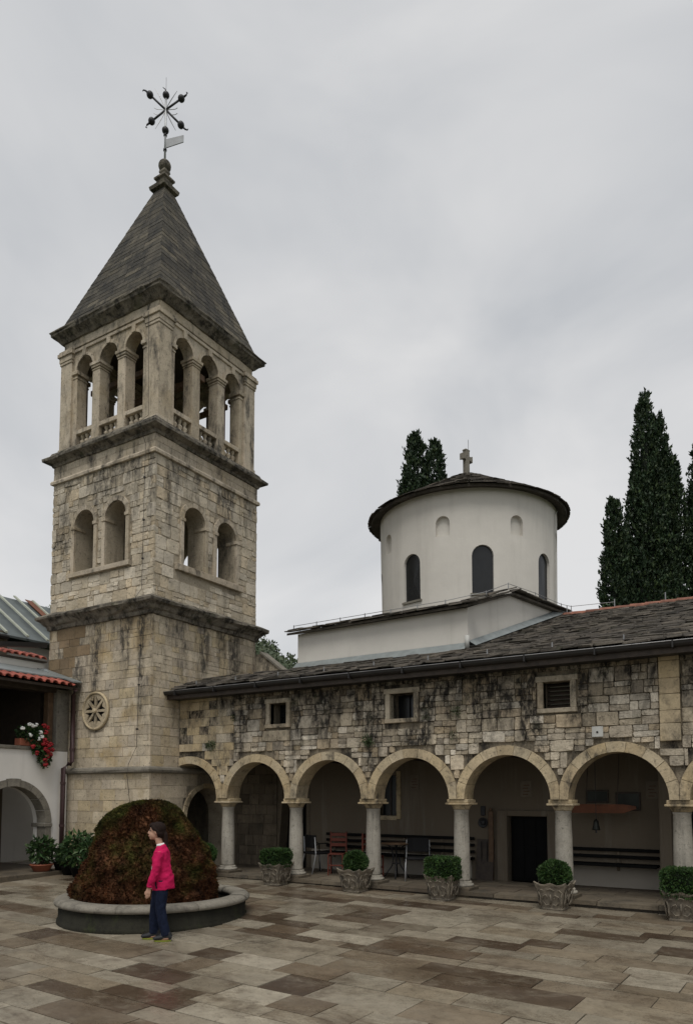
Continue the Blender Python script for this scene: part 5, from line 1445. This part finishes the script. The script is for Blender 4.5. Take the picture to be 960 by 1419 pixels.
for (dy, z) in ((-1.95, 3.52), (-1.86, 3.48), (-1.90, 3.37), (-1.93, 3.20), (-1.86, 3.12), (-1.82, 3.06), (-1.76, 3.10), (-1.72, 2.97), (-1.84, 2.93), (-1.90, 2.98), (-1.80, 2.88), (-1.85, 2.80), (-1.90, 2.72), (-1.88, 2.62), (-2.22, 3.02), (-2.12, 2.88), (-1.76, 2.86), (-1.95, 3.10)): blossom((LU+.20, dy, z), M_redfl, .055)

# ------------------------------------------------------------------ the girl
def ell(c, a, b, rx, ry, n=16):
    return [Vector(c)+a*(rx*math.cos(2*math.pi*k/n))+b*(ry*math.sin(2*math.pi*k/n)) for k in range(n)]
X, Y, Z = Vector((1, 0, 0)), Vector((0, 1, 0)), Vector((0, 0, 1))
def limb(mb, pts, rs, n=14):
    """rings along a bent path; rs = (fore-aft, lateral) radii"""
    pts = [Vector(p) for p in pts]; rings = []
    for i, p in enumerate(pts):
        d = (pts[min(i+1, len(pts)-1)]-pts[max(i-1, 0)]).normalized()
        b = Y-d*Y.dot(d); b.normalize(); a = b.cross(d)
        r = rs[i] if hasattr(rs, "__len__") else rs; r = r if hasattr(r, '__len__') else (r, r); rings.append(ell(p, a, b, r[0], r[1], n))
    mb.loft(rings)
def remesh(o, vox, smooth=3):
    m = o.modifiers.new('remesh', 'REMESH'); m.mode = 'VOXEL'; m.voxel_size = vox; m.use_smooth_shade = True
    s = o.modifiers.new('smooth', 'SMOOTH'); s.iterations = smooth; s.factor = .5
gl = thing('person', 'person with dark ponytail in pink jacket, navy jeans and black trainers by the fountain', 'person', (0, 0, 0))
body = MB()
# torso, neck
limb(body, [(-.02, 0, .78), (-.02, 0, .90), (-.005, 0, 1.02), (-.005, 0, 1.14), (-.015, 0, 1.22), (-.01, 0, 1.27)], [(.10, .13), (.085, .115), (.09, .125), (.09, .145), (.07, .13), (.05, .07)])
limb(body, [(-.005, 0, 1.22), (.015, 0, 1.30), (.04, 0, 1.38)], [.055, .047, .047])
# head: skull, jaw, nose, ears
def ball(mb, c, r, n=16):
    c = Vector(c); rings = []
    for i in range(1, 12):
        t = -math.pi/2+math.pi*i/12; rings.append([c+Vector((r[0]*math.cos(t)*math.cos(2*math.pi*k/n), r[1]*math.cos(t)*math.sin(2*math.pi*k/n), r[2]*math.sin(t))) for k in range(n)])
    mb.loft(rings)
HC = Vector((.065, 0, 1.475))
ball(body, HC+Vector((-.012, 0, .02)), (.098, .076, .092)); ball(body, HC+Vector((.025, 0, -.045)), (.068, .058, .075))
ball(body, HC+Vector((.062, 0, -.098)), (.026, .028, .020))
body.loft([ell(HC+Vector((.083, 0, .015)), X, Y, .008, .007, 8), ell(HC+Vector((.098, 0, -.015)), X, Y, .012, .011, 8), ell(HC+Vector((.104, 0, -.034)), X, Y, .013, .015, 8), ell(HC+Vector((.088, 0, -.046)), X, Y, .01, .012, 8)])
ball(body, HC+Vector((.090, 0, -.068)), (.012, .022, .012), 10)
for s in (-1, 1): ball(body, HC+Vector((-.01, s*.076, -.012)), (.022, .012, .034), 10)
# arms and hands
def hand(mb, w, s):
    w = Vector(w)
    limb(mb, [w+Vector((0, 0, .02)), w+Vector((.004, 0, -.03)), w+Vector((.01, 0, -.075))], [(.022, .016), (.034, .014), (.036, .013)], 10)
    for k, (fx, ln) in enumerate(((-.026, .055), (-.009, .068), (.009, .074), (.026, .066))):
        p = w+Vector((fx+.01, 0, -.07)); limb(mb, [p, p+Vector((.004, -s*.004, -ln*.5)), p+Vector((.012, -s*.016, -ln))], [.0085, .008, .0065], 8)
    p = w+Vector((.034, 0, -.03)); limb(mb, [p-Vector((.012, 0, 0)), p+Vector((.018, -s*.004, -.028)), p+Vector((.022, -s*.010, -.058))], [.010, .0095, .0075], 8)
AR_ = {1: [(.0, .155, 1.20), (.01, .195, 1.06), (.025, .205, .96), (.065, .20, .85), (.105, .19, .735)], -1: [(.0, -.155, 1.20), (.0, -.195, 1.06), (.0, -.205, .96), (.03, -.20, .85), (.07, -.19, .735)]}
for s in (1, -1):
    limb(body, AR_[s], [.044, .040, .036, .032, .022]); hand(body, Vector(AR_[s][-1])+Vector((.008, 0, -.01)), s)
# legs (near leg trails, far leg leads)
LG = {1: [(-.03, .075, .82), (-.03, .082, .62), (-.025, .085, .44), (-.06, .085, .25), (-.105, .085, .09)], -1: [(-.01, -.075, .82), (.035, -.08, .62), (.075, -.083, .44), (.085, -.083, .25), (.085, -.085, .09)]}
for s in (1, -1):
    limb(body, LG[s], [(.088, .08), (.075, .07), (.055, .052), (.052, .048), (.036, .034)])
    a = Vector(LG[s][-1]); limb(body, [a+Vector((-.04, 0, -.03)), a+Vector((.03, 0, -.04)), a+Vector((.12, 0, -.055))], [.04, .04, .025], 10)
bo = body.build('body', M_skin, gl, True); remesh(bo, .0065, 2)
# eyes and lips
for s in (-1, 1):
    e_ = MB(); ball(e_, HC+Vector((.074, s*.034, .006)), (.012, .014, .009), 10); e_.build('eye', M_eye, bo, True)
    e_ = MB(); limb(e_, [HC+Vector((.080, s*.018, .028)), HC+Vector((.082, s*.034, .033)), HC+Vector((.070, s*.052, .028))], .005, 6); e_.build('eyebrow', M_hair, bo, True)
e_ = MB(); ball(e_, HC+Vector((.098, 0, -.068)), (.008, .020, .007), 10); e_.build('lips', M_lip, bo, True)
# hair: cap, fringe line, ponytail
hr = MB()
ball(hr, HC+Vector((-.028, 0, .034)), (.104, .087, .093)); ball(hr, HC+Vector((-.06, 0, -.02)), (.060, .072, .085)); ball(hr, HC+Vector((.035, 0, .075)), (.06, .06, .04))
for s in (-1, 1): limb(hr, [HC+Vector((.045, s*.062, .06)), HC+Vector((.01, s*.078, .025)), HC+Vector((-.02, s*.080, .01)), HC+Vector((-.05, s*.07, -.05))], [.025, .02, .02, .025], 8)
limb(hr, [HC+Vector((-.10, 0, .0)), HC+Vector((-.125, .0, -.05)), HC+Vector((-.130, .005, -.13)), HC+Vector((-.150, .01, -.22)), HC+Vector((-.165, .012, -.27))], [.028, .034, .032, .024, .008], 10)
ho = hr.build('hair', M_hair, gl, True); remesh(ho, .007, 2)
# jacket
jk = MB()
limb(jk, [(-.045, 0, .685), (-.04, 0, .74), (-.03, 0, .86), (-.015, 0, 1.0), (-.01, 0, 1.12), (-.015, 0, 1.20), (-.012, 0, 1.26), (-.004, 0, 1.285)], [(.155, .165), (.155, .168), (.14, .16), (.125, .158), (.115, .165), (.095, .155), (.072, .095), (.062, .066)], 20)
for s in (1, -1): limb(jk, [Vector(p)+Vector((0, 0, .0)) for p in AR_[s][:-1]]+[Vector(AR_[s][-1])+Vector((0, 0, .012))], [.066, .060, .056, .054, .040]); 
jo = jk.build('jacket', M_pink, gl, True); remesh(jo, .010, 3)
tx = bpy.data.textures.new('cloth_folds', 'CLOUDS'); tx.noise_scale = .09
dm = jo.modifiers.new('folds', 'DISPLACE'); dm.texture = tx; dm.strength = .042; dm.mid_level = .5
cf = MB()
for s in (1, -1): p = Vector(AR_[s][-1]); cf = MB(); limb(cf, [p+Vector((-.004, 0, .03)), p+Vector((.002, 0, -.004))], [.042, .038], 12); cf.build('cuff', M_pink, jo, True)
sh_ = MB(); limb(sh_, [(.03, 0, .70), (.035, 0, .85), (.03, 0, 1.0)], [(.096, .10), (.092, .10), (.085, .10)], 16); sh_.build('shirt', M_shirt, gl, True); sh_ = MB(); limb(sh_, [(-.003, 0, 1.27), (.004, 0, 1.305)], [.064, .056], 14); sh_.build('collar', M_shirt, gl, True)
# jeans
je = MB()
limb(je, [(-.02, 0, .72), (-.02, 0, .77), (-.02, 0, .82)], [(.115, .14), (.11, .13), (.09, .11)], 18)
for s in (1, -1): limb(je, LG[s][:-1]+[tuple(Vector(LG[s][-1])+Vector((0, 0, -.015)))], [(.105, .088), (.088, .078), (.072, .064), (.070, .060), (.062, .056)])
jn = je.build('jeans', M_jean, gl, True); remesh(jn, .010, 2)
dm = jn.modifiers.new('folds', 'DISPLACE'); dm.texture = tx; dm.strength = .012; dm.mid_level = .5
for s in (1, -1):
    a = Vector(LG[s][-1]); a.z = 0; yaw = .0
    sh = MB(); limb(sh, [a+Vector((-.075, 0, .05)), a+Vector((-.04, 0, .065)), a+Vector((.02, 0, .065)), a+Vector((.09, 0, .050)), a+Vector((.155, 0, .042)), a+Vector((.175, 0, .04))], [(.028, .03), (.045, .040), (.048, .042), (.034, .044), (.025, .036), (.012, .016)], 14)
    limb(sh, [a+Vector((-.03, 0, .06)), a+Vector((-.025, 0, .12))], [(.05, .042), (.048, .04)], 14)
    so = sh.build('shoe', M_shoe, gl, True); remesh(so, .006, 1)
    sl = MB(); rg = []
    for z, k in ((.0, .82), (.004, .86), (.013, .88), (.016, .84)):
        rg.append([a+Vector((.045+.135*k*math.cos(t)*(1 if abs(math.cos(t)) < .98 else .99), .046*k*math.sin(t)*(1.0+.12*math.cos(t)), z)) for t in [2*math.pi*q/24 for q in range(24)]])
    sl.loft(rg).build('sole', M_sole, so, True)
gl.rotation_euler = (0, 0, YAW+math.pi+R(4)); gl.location = (3.45, -5.40, G(3.45, -5.40)+.003)
